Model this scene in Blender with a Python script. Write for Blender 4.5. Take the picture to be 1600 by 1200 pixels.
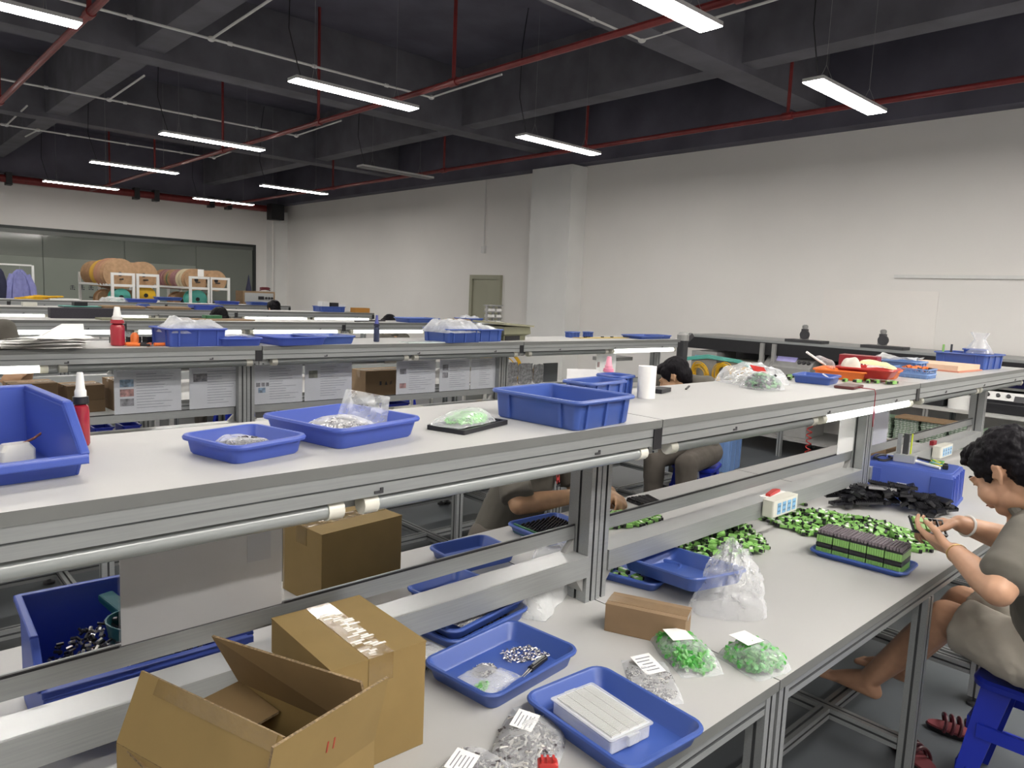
import bpy, bmesh, math, random
from math import sin, cos, pi, radians
from mathutils import Vector, Matrix, noise

SC = bpy.context.scene
COL = SC.collection
for _o in list(bpy.data.objects):
    bpy.data.objects.remove(_o, do_unlink=True)
RND = random.Random(7)

# ------------------------------------------------------------------ camera
EYE = Vector((0.0, 0.0, 1.6))
YAW, PITCH, ROLL, FPX = radians(42.938), radians(6.8915), radians(-2.4454), 1139.0
_f = Vector((sin(YAW) * cos(PITCH), cos(YAW) * cos(PITCH), -sin(PITCH)))
_r = Vector((cos(YAW), -sin(YAW), 0.0))
_d = _f.cross(_r)
_r2 = _r * cos(ROLL) + _d * sin(ROLL)
_d2 = -_r * sin(ROLL) + _d * cos(ROLL)
cam_data = bpy.data.cameras.new('camera')
cam = bpy.data.objects.new('camera', cam_data)
COL.objects.link(cam)
cam_data.sensor_fit = 'HORIZONTAL'
cam_data.sensor_width = 36.0
cam_data.lens = 36.0 * FPX / 1600.0
cam_data.clip_start = 0.02
cam_data.clip_end = 100
_m = Matrix((_r2, -_d2, -_f)).transposed().to_4x4()
_m.translation = EYE
cam.matrix_world = _m
SC.camera = cam

# ------------------------------------------------------------------ world, exposure
world = bpy.data.worlds.new('world')
SC.world = world
world.use_nodes = True
world.node_tree.nodes['Background'].inputs[0].default_value = (0.6, 0.65, 0.8, 1)
world.node_tree.nodes['Background'].inputs[1].default_value = 0.05
SC.view_settings.view_transform = 'Standard'
SC.view_settings.look = 'None'
SC.view_settings.gamma = 1.0
SC.view_settings.use_curve_mapping = False
SC.view_settings.exposure = 1.05
LAMP_POWER = 28.0      # ceiling panels
TUBE_POWER = 9.0       # fluorescent tubes under the bench shelves

# ------------------------------------------------------------------ materials
def mat(name, col, rough=0.5, metal=0.0, var=0.0, scale=20.0, bump=0.0, spec=0.5, emit=None, estr=0.0, stretch=None, coat=0.0):
    m = bpy.data.materials.new(name)
    m.use_nodes = True
    nt = m.node_tree
    b = nt.nodes['Principled BSDF']
    b.inputs['Base Color'].default_value = (*col, 1)
    b.inputs['Roughness'].default_value = rough
    b.inputs['Metallic'].default_value = metal
    b.inputs['Specular IOR Level'].default_value = spec
    if coat:
        b.inputs['Coat Weight'].default_value = coat
    if emit:
        b.inputs['Emission Color'].default_value = (*emit, 1)
        b.inputs['Emission Strength'].default_value = estr
    if var or bump:
        tc = nt.nodes.new('ShaderNodeTexCoord')
        mp = nt.nodes.new('ShaderNodeMapping')
        if stretch:
            mp.inputs['Scale'].default_value = stretch
        n = nt.nodes.new('ShaderNodeTexNoise')
        n.inputs['Scale'].default_value = scale
        n.inputs['Detail'].default_value = 5
        nt.links.new(tc.outputs['Object'], mp.inputs['Vector'])
        nt.links.new(mp.outputs['Vector'], n.inputs['Vector'])
        if var:
            cr = nt.nodes.new('ShaderNodeValToRGB')
            lo = [max(0, c * (1 - var)) for c in col]
            hi = [min(1, c * (1 + var)) for c in col]
            cr.color_ramp.elements[0].position = 0.3
            cr.color_ramp.elements[1].position = 0.7
            cr.color_ramp.elements[0].color = (*lo, 1)
            cr.color_ramp.elements[1].color = (*hi, 1)
            nt.links.new(n.outputs['Fac'], cr.inputs['Fac'])
            nt.links.new(cr.outputs['Color'], b.inputs['Base Color'])
        if bump:
            bp = nt.nodes.new('ShaderNodeBump')
            bp.inputs['Strength'].default_value = bump
            bp.inputs['Distance'].default_value = 0.01
            nt.links.new(n.outputs['Fac'], bp.inputs['Height'])
            nt.links.new(bp.outputs['Normal'], b.inputs['Normal'])
    return m

def film(name, col=(0.9, 0.92, 0.95), body=0.10, edge=0.45, rough=0.12, bump=0.6, scale=30.0):
    """clear plastic: part see-through, part shiny skin, denser where it is seen edge-on"""
    m = bpy.data.materials.new(name)
    m.use_nodes = True
    nt = m.node_tree
    out = nt.nodes['Material Output']
    b = nt.nodes['Principled BSDF']
    b.inputs['Base Color'].default_value = (*col, 1)
    b.inputs['Roughness'].default_value = rough
    b.inputs['Specular IOR Level'].default_value = 1.0
    tr = nt.nodes.new('ShaderNodeBsdfTransparent')
    mx = nt.nodes.new('ShaderNodeMixShader')
    lw = nt.nodes.new('ShaderNodeLayerWeight')
    lw.inputs['Blend'].default_value = 0.35
    mr = nt.nodes.new('ShaderNodeMapRange')
    mr.inputs['To Min'].default_value = body
    mr.inputs['To Max'].default_value = edge
    nt.links.new(lw.outputs['Facing'], mr.inputs['Value'])
    nt.links.new(mr.outputs['Result'], mx.inputs['Fac'])
    nt.links.new(tr.outputs[0], mx.inputs[1])
    nt.links.new(b.outputs[0], mx.inputs[2])
    nt.links.new(mx.outputs[0], out.inputs['Surface'])
    if bump:
        tc = nt.nodes.new('ShaderNodeTexCoord')
        n = nt.nodes.new('ShaderNodeTexNoise')
        n.inputs['Scale'].default_value = scale
        n.inputs['Detail'].default_value = 4
        bp = nt.nodes.new('ShaderNodeBump')
        bp.inputs['Strength'].default_value = bump
        bp.inputs['Distance'].default_value = 0.01
        nt.links.new(tc.outputs['Object'], n.inputs['Vector'])
        nt.links.new(n.outputs['Fac'], bp.inputs['Height'])
        nt.links.new(bp.outputs['Normal'], b.inputs['Normal'])
        nt.links.new(bp.outputs['Normal'], lw.inputs['Normal'])
    return m

WALL = mat('wall_paint', (0.84, 0.82, 0.79), 0.85, var=0.03, scale=0.9, bump=0.05)
COLUMNP = mat('column_paint', (0.82, 0.82, 0.80), 0.85, var=0.03, scale=2.0, bump=0.05)
DARK = mat('ceiling_black_paint', (0.115, 0.11, 0.145), 0.8, var=0.2, scale=2.0)
BEAM = mat('beam_black_paint', (0.13, 0.128, 0.15), 0.75, var=0.2, scale=3.0)
FLOOR = mat('grey_epoxy', (0.10, 0.11, 0.12), 0.32, var=0.12, scale=1.5)
WHITE_TOP = mat('white_laminate', (0.45, 0.447, 0.435), 0.42, var=0.015, scale=4)
EDGE = mat('grey_edge_band', (0.145, 0.15, 0.145), 0.5, var=0.05, scale=10)
ALU = mat('anodised_aluminium', (0.34, 0.355, 0.355), 0.38, 0.5, var=0.06, scale=8, stretch=(1, 30, 30))
ALU_DK = mat('aluminium_slot', (0.10, 0.105, 0.11), 0.5, 0.4, var=0.05)
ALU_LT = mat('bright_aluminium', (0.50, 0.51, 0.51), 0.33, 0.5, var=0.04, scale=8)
BLACK = mat('black_plastic', (0.012, 0.012, 0.015), 0.42, var=0.1)
BLACK_SH = mat('black_glossy_plastic', (0.018, 0.018, 0.022), 0.25, var=0.1)
CHAR = mat('charcoal_foam', (0.035, 0.033, 0.042), 0.9, var=0.1, scale=120)
BLUE = mat('blue_tray_plastic', (0.048, 0.096, 0.345), 0.36, var=0.05, scale=6)
BLUE_LT = mat('light_blue_bin_plastic', (0.095, 0.155, 0.56), 0.36, var=0.04, scale=6)
BLUE_DP = mat('deep_blue_plastic', (0.012, 0.03, 0.42), 0.35, var=0.05, scale=6)
BLUE_CLR = mat('pale_blue_plastic', (0.16, 0.27, 0.52), 0.3, var=0.05, scale=6)
def translucent(m, amount):
    nt = m.node_tree; b = nt.nodes['Principled BSDF']; out = nt.nodes['Material Output']
    t = nt.nodes.new('ShaderNodeBsdfTranslucent'); mx = nt.nodes.new('ShaderNodeMixShader'); mx.inputs['Fac'].default_value = amount
    if b.inputs['Base Color'].links: nt.links.new(b.inputs['Base Color'].links[0].from_socket, t.inputs['Color'])
    else: t.inputs['Color'].default_value = b.inputs['Base Color'].default_value
    nt.links.new(b.outputs[0], mx.inputs[1]); nt.links.new(t.outputs[0], mx.inputs[2]); nt.links.new(mx.outputs[0], out.inputs['Surface'])
translucent(BLUE_LT, .35)
TEAL = mat('dark_teal_plastic', (0.012, 0.09, 0.11), 0.35, var=0.05)
RED = mat('red_plastic', (0.45, 0.03, 0.025), 0.35, var=0.08)
REDPIPE = mat('red_pipe_paint', (0.20, 0.022, 0.022), 0.45, var=0.15, scale=12)
DKRED = mat('dark_red', (0.25, 0.012, 0.02), 0.35, var=0.08)
ORANGE = mat('orange_plastic', (0.75, 0.17, 0.03), 0.4, var=0.08)
YELLOW = mat('yellow_cable', (0.78, 0.47, 0.02), 0.45, var=0.08)
AQUA = mat('aqua_cable', (0.10, 0.45, 0.38), 0.45, var=0.06)
GREEN = mat('green_connector', (0.24, 0.48, 0.13), 0.38, var=0.12, scale=8)
GREEN_DK = mat('dark_green', (0.03, 0.14, 0.06), 0.5, var=0.2, scale=40)
GREEN_CAP = mat('green_caps', (0.12, 0.37, 0.09), 0.35, var=0.15, scale=60)
PCB = mat('green_board', (0.17, 0.25, 0.17), 0.45, var=0.35, scale=60)
PCB_LT = mat('board_edge', (0.50, 0.55, 0.49), 0.5, var=0.3, scale=90)
CARD = mat('cardboard', (0.255, 0.172, 0.062), 0.8, var=0.05, scale=14, bump=0.05)
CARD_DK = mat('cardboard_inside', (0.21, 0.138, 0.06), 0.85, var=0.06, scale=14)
CARD_PK = mat('cardboard_brown', (0.25, 0.165, 0.092), 0.85, var=0.07, scale=14)
CARD_EDGE = mat('corrugated_edge', (0.20, 0.14, 0.075), 0.9, var=0.6, scale=240)
TAPE = mat('brown_tape', (0.22, 0.145, 0.05), 0.16, var=0.06, scale=30, bump=0.25, coat=0.6)
OLIVE = mat('olive_board', (0.20, 0.20, 0.13), 0.6, var=0.06)
PAPER = mat('white_paper', (0.82, 0.81, 0.79), 0.8, var=0.02)
SHEET = mat('printed_sheet', (0.50, 0.52, 0.565), 0.5, var=0.06, scale=8)
TAPE_B = mat('clear_brown_tape', (0.28, 0.19, 0.11), 0.14, var=0.05, scale=40, bump=0.3, coat=0.8)
INK = mat('grey_ink', (0.22, 0.23, 0.26), 0.7)
INK_DK = mat('dark_ink', (0.05, 0.05, 0.06), 0.7)
PHOTO_A = mat('photo_print_blue', (0.14, 0.22, 0.32), 0.5, var=0.7, scale=45)
PHOTO_B = mat('photo_print_red', (0.28, 0.13, 0.12), 0.5, var=0.7, scale=45)
PHOTO_C = mat('photo_print_grey', (0.16, 0.16, 0.18), 0.5, var=0.7, scale=45)
PHOTO_D = mat('photo_print_olive', (0.14, 0.15, 0.11), 0.5, var=0.5, scale=45)
IVORY = mat('ivory_plastic', (0.66, 0.65, 0.58), 0.4, var=0.03)
WHITEP = mat('white_plastic', (0.74, 0.74, 0.72), 0.4, var=0.03)
SOCKET = mat('blue_socket', (0.20, 0.42, 0.66), 0.4, var=0.1)
STEEL = mat('steel_bits', (0.62, 0.60, 0.56), 0.3, 0.45, var=0.25, scale=60)
STEEL_DK = mat('dark_steel_bits', (0.14, 0.125, 0.135), 0.3, 0.6, var=0.4, scale=60)
MACH = mat('machine_grey', (0.33, 0.33, 0.32), 0.5, 0.2, var=0.05)
MACH_DK = mat('machine_dark', (0.05, 0.05, 0.055), 0.45, 0.2, var=0.1)
BEIGE = mat('door_beige', (0.36, 0.36, 0.27), 0.6, var=0.04, scale=3)
WOODREEL = mat('fibreboard', (0.40, 0.25, 0.14), 0.8, var=0.15, scale=18)
SCREEN = mat('lcd_screen', (0.33, 0.30, 0.52), 0.2, var=0.1, emit=(0.35, 0.32, 0.6), estr=0.25)
SKIN = mat('skin', (0.50, 0.285, 0.18), 0.5, var=0.07, scale=25, bump=0.03)
SKIN_B = mat('skin_tan', (0.52, 0.31, 0.18), 0.5, var=0.08, scale=25, bump=0.03)
HAIR = mat('black_hair', (0.007, 0.006, 0.008), 0.5, var=0.4, scale=70, bump=0.6, spec=0.12, stretch=(1, 1, 0.25))
SHIRT = mat('grey_cotton', (0.118, 0.109, 0.092), 0.9, var=0.07, scale=10, bump=0.12)
SHORTS = mat('beige_cotton', (0.40, 0.365, 0.31), 0.9, var=0.07, scale=12, bump=0.2)
TROUSER = mat('brown_grey_cotton', (0.12, 0.105, 0.09), 0.9, var=0.08, scale=10)
LILAC = mat('lilac_cloth', (0.23, 0.24, 0.50), 0.85, var=0.12, scale=14, bump=0.2)
NAVY = mat('navy_cloth', (0.02, 0.022, 0.05), 0.85, var=0.1)
FILM = film('clear_bag_film', body=0.13, edge=0.6, rough=0.1, bump=1.0, scale=22)
FILM_M = film('milky_bag_film', col=(0.82, 0.84, 0.84), body=0.30, edge=0.7, rough=0.18, bump=1.0, scale=20)
ACRYL = film('clear_acrylic', body=0.03, edge=0.35, bump=0)
TUBE_OFF = mat('unlit_tube', (0.29, 0.31, 0.31), 0.22, 0.1, spec=0.8)
TUBE_ON = mat('lit_tube', (0.9, 0.9, 0.9), 0.4, emit=(1.0, 0.97, 0.90), estr=TUBE_POWER)
PANEL_ON = mat('lit_panel', (0.9, 0.9, 0.9), 0.4, emit=(1.0, 0.955, 0.90), estr=LAMP_POWER)
LIQRED = mat('red_liquid', (0.34, 0.02, 0.035), 0.18, var=0.05, coat=0.4)

# ------------------------------------------------------------------ mesh helpers
class MB:
    def __init__(s):
        s.v = []; s.f = []; s.m = []
    def add(s, vs, fs, mi=0, M=None):
        k = len(s.v)
        for p in vs:
            p = Vector(p)
            s.v.append(M @ p if M else p)
        for f in fs:
            s.f.append([i + k for i in f]); s.m.append(mi)
        return s
    def box(s, a, b, mi=0, M=None, top=None):
        x0, y0, z0 = a; x1, y1, z1 = b
        vs = [(x0,y0,z0),(x1,y0,z0),(x1,y1,z0),(x0,y1,z0),(x0,y0,z1),(x1,y0,z1),(x1,y1,z1),(x0,y1,z1)]
        s.add(vs, [(0,3,2,1),(0,1,5,4),(1,2,6,5),(2,3,7,6),(3,0,4,7)], mi, M)
        s.add(vs[4:], [(0,1,2,3)], mi if top is None else top, M)
        return s
    def cbox(s, c, d, mi=0, rz=0.0, M=None):
        T = Matrix.Translation(Vector(c)) @ (Matrix.Rotation(rz, 4, 'Z') if rz else Matrix())
        if M: T = M @ T
        h = [q / 2 for q in d]
        return s.box((-h[0],-h[1],-h[2]), (h[0],h[1],h[2]), mi, T)
    def bar(s, p, q, w, h, mi=0):
        p = Vector(p); q = Vector(q); d = q - p; L = d.length
        z = d.normalized()
        up = Vector((0,0,1)) if abs(z.z) < 0.95 else Vector((1,0,0))
        x = up.cross(z).normalized(); y = z.cross(x)
        T = Matrix((x, y, z)).transposed().to_4x4(); T.translation = p
        return s.box((-w/2,-h/2,0), (w/2,h/2,L), mi, T)
    def prof(s, p, q, w, h, mi=0, slot=0.008, dep=0.006, ms=None, nw=1, nh=1):
        """slotted aluminium extrusion from p to q; w is the horizontal width, h the other one"""
        def side(a, b, n):
            a = Vector(a); b = Vector(b); t = (b - a); L = t.length; t = t / L; nn = Vector((t.y, -t.x))
            pts = [(a, 0)]
            for k in range(n):
                c = a + t * L * (k + .5) / n
                pts += [(c - t*slot/2, 0), (c - t*slot/2 - nn*dep, 1), (c + t*slot/2 - nn*dep, 1), (c + t*slot/2, 0)]
            return pts
        ring = side((-w/2,-h/2),(w/2,-h/2),nw) + side((w/2,-h/2),(w/2,h/2),nh) + side((w/2,h/2),(-w/2,h/2),nw) + side((-w/2,h/2),(-w/2,-h/2),nh)
        p = Vector(p); q = Vector(q); d = q - p; L = d.length; z = d.normalized()
        up = Vector((0,0,1)) if abs(z.z) < 0.95 else Vector((0,1,0))
        x = up.cross(z).normalized(); y = z.cross(x)
        T = Matrix((x, y, z)).transposed().to_4x4(); T.translation = p
        n = len(ring)
        vs = [(r[0].x, r[0].y, 0) for r in ring] + [(r[0].x, r[0].y, L) for r in ring]
        k = len(s.v)
        s.add(vs, [], mi, T)
        for i in range(n):
            j = (i + 1) % n
            deep = ring[i][1] or ring[j][1]
            s.f.append([k+i, k+j, k+n+j, k+n+i]); s.m.append((ms if ms is not None else mi) if deep else mi)
        s.f.append([k+i for i in reversed(range(n))]); s.m.append(mi)
        s.f.append([k+n+i for i in range(n)]); s.m.append(mi)
        return s
    def loft(s, rings, mi=0, c0=True, c1=True, M=None, mis=None):
        n = len(rings[0]); k = len(s.v)
        for r in rings: s.add(r, [], mi, M)
        for a in range(len(rings) - 1):
            for i in range(n):
                j = (i + 1) % n
                s.f.append([k+a*n+i, k+a*n+j, k+(a+1)*n+j, k+(a+1)*n+i]); s.m.append(mis[a] if mis else mi)
        if c0: s.f.append([k+i for i in reversed(range(n))]); s.m.append(mis[0] if mis else mi)
        if c1: s.f.append([k+(len(rings)-1)*n+i for i in range(n)]); s.m.append(mis[-1] if mis else mi)
        return s
    def lathe(s, prof, n=20, mi=0, M=None, mis=None):
        rings = [[(r*cos(2*pi*i/n), r*sin(2*pi*i/n), z) for i in range(n)] for r, z in prof]
        return s.loft(rings, mi, True, True, M, mis)
    def tube(s, path, r, n=8, mi=0, M=None, closed=False):
        P = [Vector(p) for p in path]; N = len(P)
        rs = r if isinstance(r, (list, tuple)) else [r]*N
        rings = []; x = None
        for i in range(N):
            if closed: t = (P[(i+1) % N] - P[i-1])
            else: t = P[min(i+1, N-1)] - P[max(i-1, 0)]
            t = t.normalized() if t.length > 1e-9 else Vector((0,0,1))
            if x is None:
                up = Vector((0,0,1)) if abs(t.z) < 0.9 else Vector((1,0,0))
                x = up.cross(t).normalized()
            else:
                x = (x - t * x.dot(t)); x = x.normalized() if x.length > 1e-6 else Vector((1,0,0))
            y = t.cross(x)
            rings.append([P[i] + (x*cos(2*pi*k/n) + y*sin(2*pi*k/n)) * rs[i] for k in range(n)])
        if closed:
            rings.append(rings[0])
            return s.loft(rings, mi, False, False, M)
        return s.loft(rings, mi, True, True, M)
    def ell(s, c, r, mi=0, M=None, n=16, m=10):
        rings = []
        for a in range(1, m):
            t = -pi/2 + pi*a/m
            rings.append([(c[0]+r[0]*cos(t)*cos(2*pi*k/n), c[1]+r[1]*cos(t)*sin(2*pi*k/n), c[2]+r[2]*sin(t)) for k in range(n)])
        return s.loft(rings, mi, True, True, M)
    def prism(s, poly, d0, d1, ax='x', mi=0, M=None):
        """poly in the two other axes (in x,y,z order), pushed from d0 to d1 along ax"""
        def pt(p, d):
            return {'x': (d, p[0], p[1]), 'y': (p[0], d, p[1]), 'z': (p[0], p[1], d)}[ax]
        return s.loft([[pt(p, d0) for p in poly], [pt(p, d1) for p in poly]], mi, True, True, M)
    def mesh(s, name, mats, smooth=True, angle=35):
        me = bpy.data.meshes.new(name)
        me.from_pydata([tuple(v) for v in s.v], [], s.f)
        for m in (mats if isinstance(mats, (list, tuple)) else [mats]): me.materials.append(m)
        me.polygons.foreach_set('material_index', s.m)
        bm = bmesh.new(); bm.from_mesh(me)
        bmesh.ops.recalc_face_normals(bm, faces=bm.faces)
        bm.to_mesh(me); bm.free()
        if smooth:
            me.shade_smooth(); me.set_sharp_from_angle(angle=radians(angle))
        return me
    def build(s, name, mats, parent=None, loc=None, rz=0.0, smooth=True, bevel=0.0, angle=35):
        o = bpy.data.objects.new(name, s.mesh(name, mats, smooth, angle))
        COL.objects.link(o)
        if parent: o.parent = parent
        if loc: o.location = loc
        if rz: o.rotation_euler = (0, 0, rz)
        if bevel:
            b = o.modifiers.new('edge', 'BEVEL'); b.width = bevel; b.segments = 2; b.limit_method = 'ANGLE'; b.angle_limit = radians(40)
        return o

def tag(o, label=None, cat=None, group=None, kind=None):
    if label: o['label'] = label
    if cat: o['category'] = cat
    if group: o['group'] = group
    if kind: o['kind'] = kind
    return o

def thing(name, label, cat, loc=(0,0,0), rz=0.0, group=None):
    o = bpy.data.objects.new(name, None)
    o.empty_display_size = 0.05
    COL.objects.link(o)
    o.location = loc; o.rotation_euler = (0, 0, rz)
    return tag(o, label, cat, group)

def kids(o):
    return [c for c in bpy.data.objects if c.parent == o]

def dup(root, loc, rz=0.0, label=None, group=None, rot=None, scale=None):
    tree = {root: kids(root)}
    for c in tree[root]: tree[c] = kids(c)
    r = root.copy(); COL.objects.link(r)
    r.location = loc; r.rotation_euler = rot if rot else (0, 0, rz)
    if scale: r.scale = scale
    if label: r['label'] = label
    if group: r['group'] = group
    for ch in tree[root]:
        c = ch.copy(); COL.objects.link(c); c.parent = r
        for g in tree[ch]:
            d = g.copy(); COL.objects.link(d); d.parent = c
    return r

def rrect(w, d, r, z, n=5, cx=0.0, cy=0.0):
    r = min(r, w/2 - 1e-4, d/2 - 1e-4); pts = []
    for qx, qy, a0 in ((1,-1,-90),(1,1,0),(-1,1,90),(-1,-1,180)):
        for k in range(n + 1):
            a = radians(a0 + 90*k/n)
            pts.append((cx + qx*(w/2 - r) + r*cos(a), cy + qy*(d/2 - r) + r*sin(a), z))
    return pts

def text_mesh(body, size, name, m, parent, M, depth=0.0003):
    cu = bpy.data.curves.new(name, 'FONT'); cu.body = body; cu.size = size
    cu.align_x = 'CENTER'; cu.align_y = 'CENTER'; cu.extrude = depth
    t = bpy.data.objects.new(name, cu); COL.objects.link(t)
    bpy.context.view_layer.update()
    me = bpy.data.meshes.new_from_object(t.evaluated_get(bpy.context.evaluated_depsgraph_get()))
    bpy.data.objects.remove(t)
    me.materials.clear(); me.materials.append(m)
    o = bpy.data.objects.new(name, me); COL.objects.link(o)
    if parent: o.parent = parent
    o.matrix_local = M
    return o

def evaluated(mb, name, mats, mods):
    """mesh from MB after modifiers (list of (type, dict))"""
    o = bpy.data.objects.new(name, mb.mesh(name, mats)); COL.objects.link(o)
    for t, kw in mods:
        m = o.modifiers.new(t, t)
        for k, v in kw.items(): setattr(m, k, v)
    bpy.context.view_layer.update()
    me = bpy.data.meshes.new_from_object(o.evaluated_get(bpy.context.evaluated_depsgraph_get()))
    bpy.data.objects.remove(o)
    return me

def organic(mb, name, m, parent=None, voxel=0.005, smooth=4, factor=0.5, ruffle=0.0, rscale=40.0):
    me = evaluated(mb, name, m, [('REMESH', dict(mode='VOXEL', voxel_size=voxel)), ('SMOOTH', dict(factor=factor, iterations=smooth))])
    me.materials.clear(); me.materials.append(m)
    me.polygons.foreach_set('material_index', [0]*len(me.polygons))
    if ruffle:
        ns = [v.normal.copy() for v in me.vertices]
        for v, n in zip(me.vertices, ns):
            q = v.co * rscale
            v.co += n * ruffle * (noise.noise(q) + 0.5*noise.noise(q*2.3))
    me.shade_smooth()
    o = bpy.data.objects.new(name, me); COL.objects.link(o)
    if parent: o.parent = parent
    return o

# ------------------------------------------------------------------ the room
XL, XR, YB, YF, ZC, ZW = -4.0, 8.4, -4.0, 17.84, 4.6, 3.58
def struct(name, mb, m, smooth=False, parent=None):
    o = mb.build(name, m, parent, smooth=smooth)
    if not parent: o['kind'] = 'structure'
    return o

struct('floor', MB().box((XL-.2, YB-.2, -.1), (XR+.2, YF+.2, 0)), FLOOR)
struct('ceiling', MB().box((XL-.2, YB-.2, ZC), (XR+.2, YF+.2, ZC+.1)), DARK)
struct('wall_right', MB().box((XR, YB-.2, 0), (XR+.2, YF+.2, ZC)), WALL)
struct('wall_left', MB().box((XL-.2, YB-.2, 0), (XL, YF+.2, ZC)), WALL)
struct('wall_near', MB().box((XL, YB-.2, 0), (XR, YB, ZC)), WALL)
W0, W1, WZ0, WZ1 = 0.6, 7.72, 0.95, 2.58
far = MB()
far.box((XL, YF, 0), (W0, YF+.2, ZC)); far.box((W1, YF, 0), (XR, YF+.2, ZC))
far.box((W0, YF, 0), (W1, YF+.2, WZ0)); far.box((W0, YF, WZ1), (W1, YF+.2, ZC))
struct('wall_far', far, WALL)
struct('trim_1', MB().box((8.16, YB, ZW), (8.399, YF, ZC)), DARK)            # perimeter beams, painted black like the ceiling
struct('trim_2', MB().box((XL, 17.60, ZW-.02), (8.16, 17.839, ZC)), DARK)
struct('trim_3', MB().box((8.06, 7.56, 0), (8.399, 8.40, 3.56), 0), COLUMNP)       # column on the wall
struct('trim_4', MB().box((8.0, 17.5, 0), (8.399, 17.839, 3.42), 0), COLUMNP)
k = 5
for y in (-0.1, 4.02, 8.22, 12.4):
    struct('trim_%d' % k, MB().box((XL, y-.15, 3.80), (8.15, y+.15, ZC-.001)), BEAM); k += 1
for x in (-1.6, 2.42, 6.5):
    struct('trim_%d' % k, MB().box((x-.13, YB, 3.86), (x+.13, 17.6, ZC-.001)), BEAM); k += 1

# window in the far wall: dark tinted panes in a black frame, a paler etched band along the bottom
GLASS = film('tinted_glass', col=(0.17, 0.19, 0.165), body=0.82, edge=0.95, rough=0.06, bump=0)
ETCH = mat('etched_band', (0.23, 0.255, 0.22), 0.45, var=0.03, scale=2)
FRAME = mat('black_window_frame', (0.03, 0.035, 0.034), 0.4, 0.3)
win = MB()
win.box((W0, YF-.03, WZ1-.06), (W1, YF+.06, WZ1)); win.box((W0, YF-.03, WZ0), (W1, YF+.06, WZ0+.06))
win.box((W1-.07, YF-.03, WZ0+.06), (W1, YF+.06, WZ1-.06)); win.box((W0, YF-.03, WZ0+.06), (W0+.07, YF+.06, WZ1-.06))
wo = struct('window_1', win, FRAME)
xs = [W0+.07, 1.9, 3.2, 4.75, 6.28, W1-.07]
for i in range(5):
    g = MB().box((xs[i]+.004, YF+.0, WZ0+.06), (xs[i+1]-.004, YF+.012, WZ1-.06)).build('pane', GLASS, wo, smooth=False)
    if i < 4:
        MB().box((xs[i]+.006, YF-.003, WZ0+.06), (xs[i+1]-.006, YF-.0005, 1.98)).build('etched_film', ETCH, g, smooth=False)
MB().box((W0, YF-.02, WZ1-.14), (W1-.07, YF-.004, WZ1-.06)).build('top_track', mat('window_track', (.13,.14,.13), .35, .4), wo, smooth=False)
# the small dark notice lettering on the glass
nt_ = MB()
for i, x in enumerate((3.72, 3.90, 4.07, 4.23)):
    z = 1.38 + .004*i
    for (a, b, c, d) in ((-.05,.0,.05,.012),(-.008,-.05,.008,.05),(-.04,.03,.03,.042),(-.045,-.045,-.02,-.02),(.02,-.05,.045,-.022)):
        nt_.box((x+a, YF-.006, z+b), (x+c, YF-.0035, z+d))
nt_.build('notice_lettering', INK_DK, wo, smooth=False)
nx = MB()
for s in (-1, 1): nx.bar((4.42-.035, YF-.005, 1.4-.035*s), (4.42+.035, YF-.005, 1.4+.035*s), .003, .014)
nx.build('red_cross_mark', mat('faded_red', (.25,.09,.08), .6), wo, smooth=False)
# the room behind the glass
back = MB(); back.box((-1, 21.5, 0), (9, 21.7, 3.4)); back.box((-1, 18.06, 3.3), (9, 21.5, 3.4)); back.box((-1, 18.06, -.1), (9, 21.5, 0))
back.box((8.7, 18.06, 0), (8.9, 21.5, 3.3)); back.box((-1.2, 18.06, 0), (-1, 21.5, 3.3))
o = struct('wall_back_room', back, mat('back_room_paint', (.42,.44,.40), .8))
bw = MB().box((6.35, YF+.015, 1.3), (7.25, YF+.03, 2.5)).build('blind', mat('grey_blind', (.20,.22,.21), .6, var=.15, scale=4, stretch=(1,1,12)), wo, smooth=False)
MB().box((7.28, YF+.015, 1.75), (7.63, YF+.03, 2.40)).build('pale_panel', mat('pale_panel', (.42,.47,.40), .6), wo, smooth=False)

# door in the long wall
d = MB(); d.box((8.34, 9.37, 0), (8.399, 9.44, 1.94)); d.box((8.34, 10.12, 0), (8.399, 10.19, 1.94)); d.box((8.34, 9.44, 1.87), (8.399, 10.12, 1.94))
do = struct('door_1', d, BEIGE)
MB().box((8.37, 9.44, 0), (8.398, 10.12, 1.87)).build('door_leaf', BEIGE, do, smooth=False)
MB().bar((8.36, 9.52, 1.0), (8.33, 9.52, 1.0), .03, .12).build('door_handle', ALU, do)

# cable ducts on the long wall
tag(MB().box((8.37, 1.2, 1.965), (8.399, 3.05, 2.0)).build('wall_duct', WHITEP), 'white horizontal cable duct screwed to the long bare wall', 'cable duct')
c = MB(); c.tube([(8.38, 9.88, 3.57), (8.38, 9.88, 2.44)], .009); c.cbox((8.375, 9.88, 2.38), (.05, .08, .12))
tag(c.build('wall_conduit', WHITEP), 'thin white conduit dropping to a switch box above the beige door', 'conduit')
tag(MB().tube([(7.985, 17.44, 3.3), (7.985, 17.44, 0)], .025).build('drain_pipe', WALL), 'slim vertical pipe in the far corner beside the column', 'pipe')
pw = MB(); pw.box((8.392, 2.6, .9), (8.399, 3.8, 1.83)); o = tag(pw.build('wall_patch', mat('patched_paint', (.86,.83,.795), .9, var=.02, scale=2), smooth=False), kind='structure')
o.name = 'trim_20'

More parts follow.
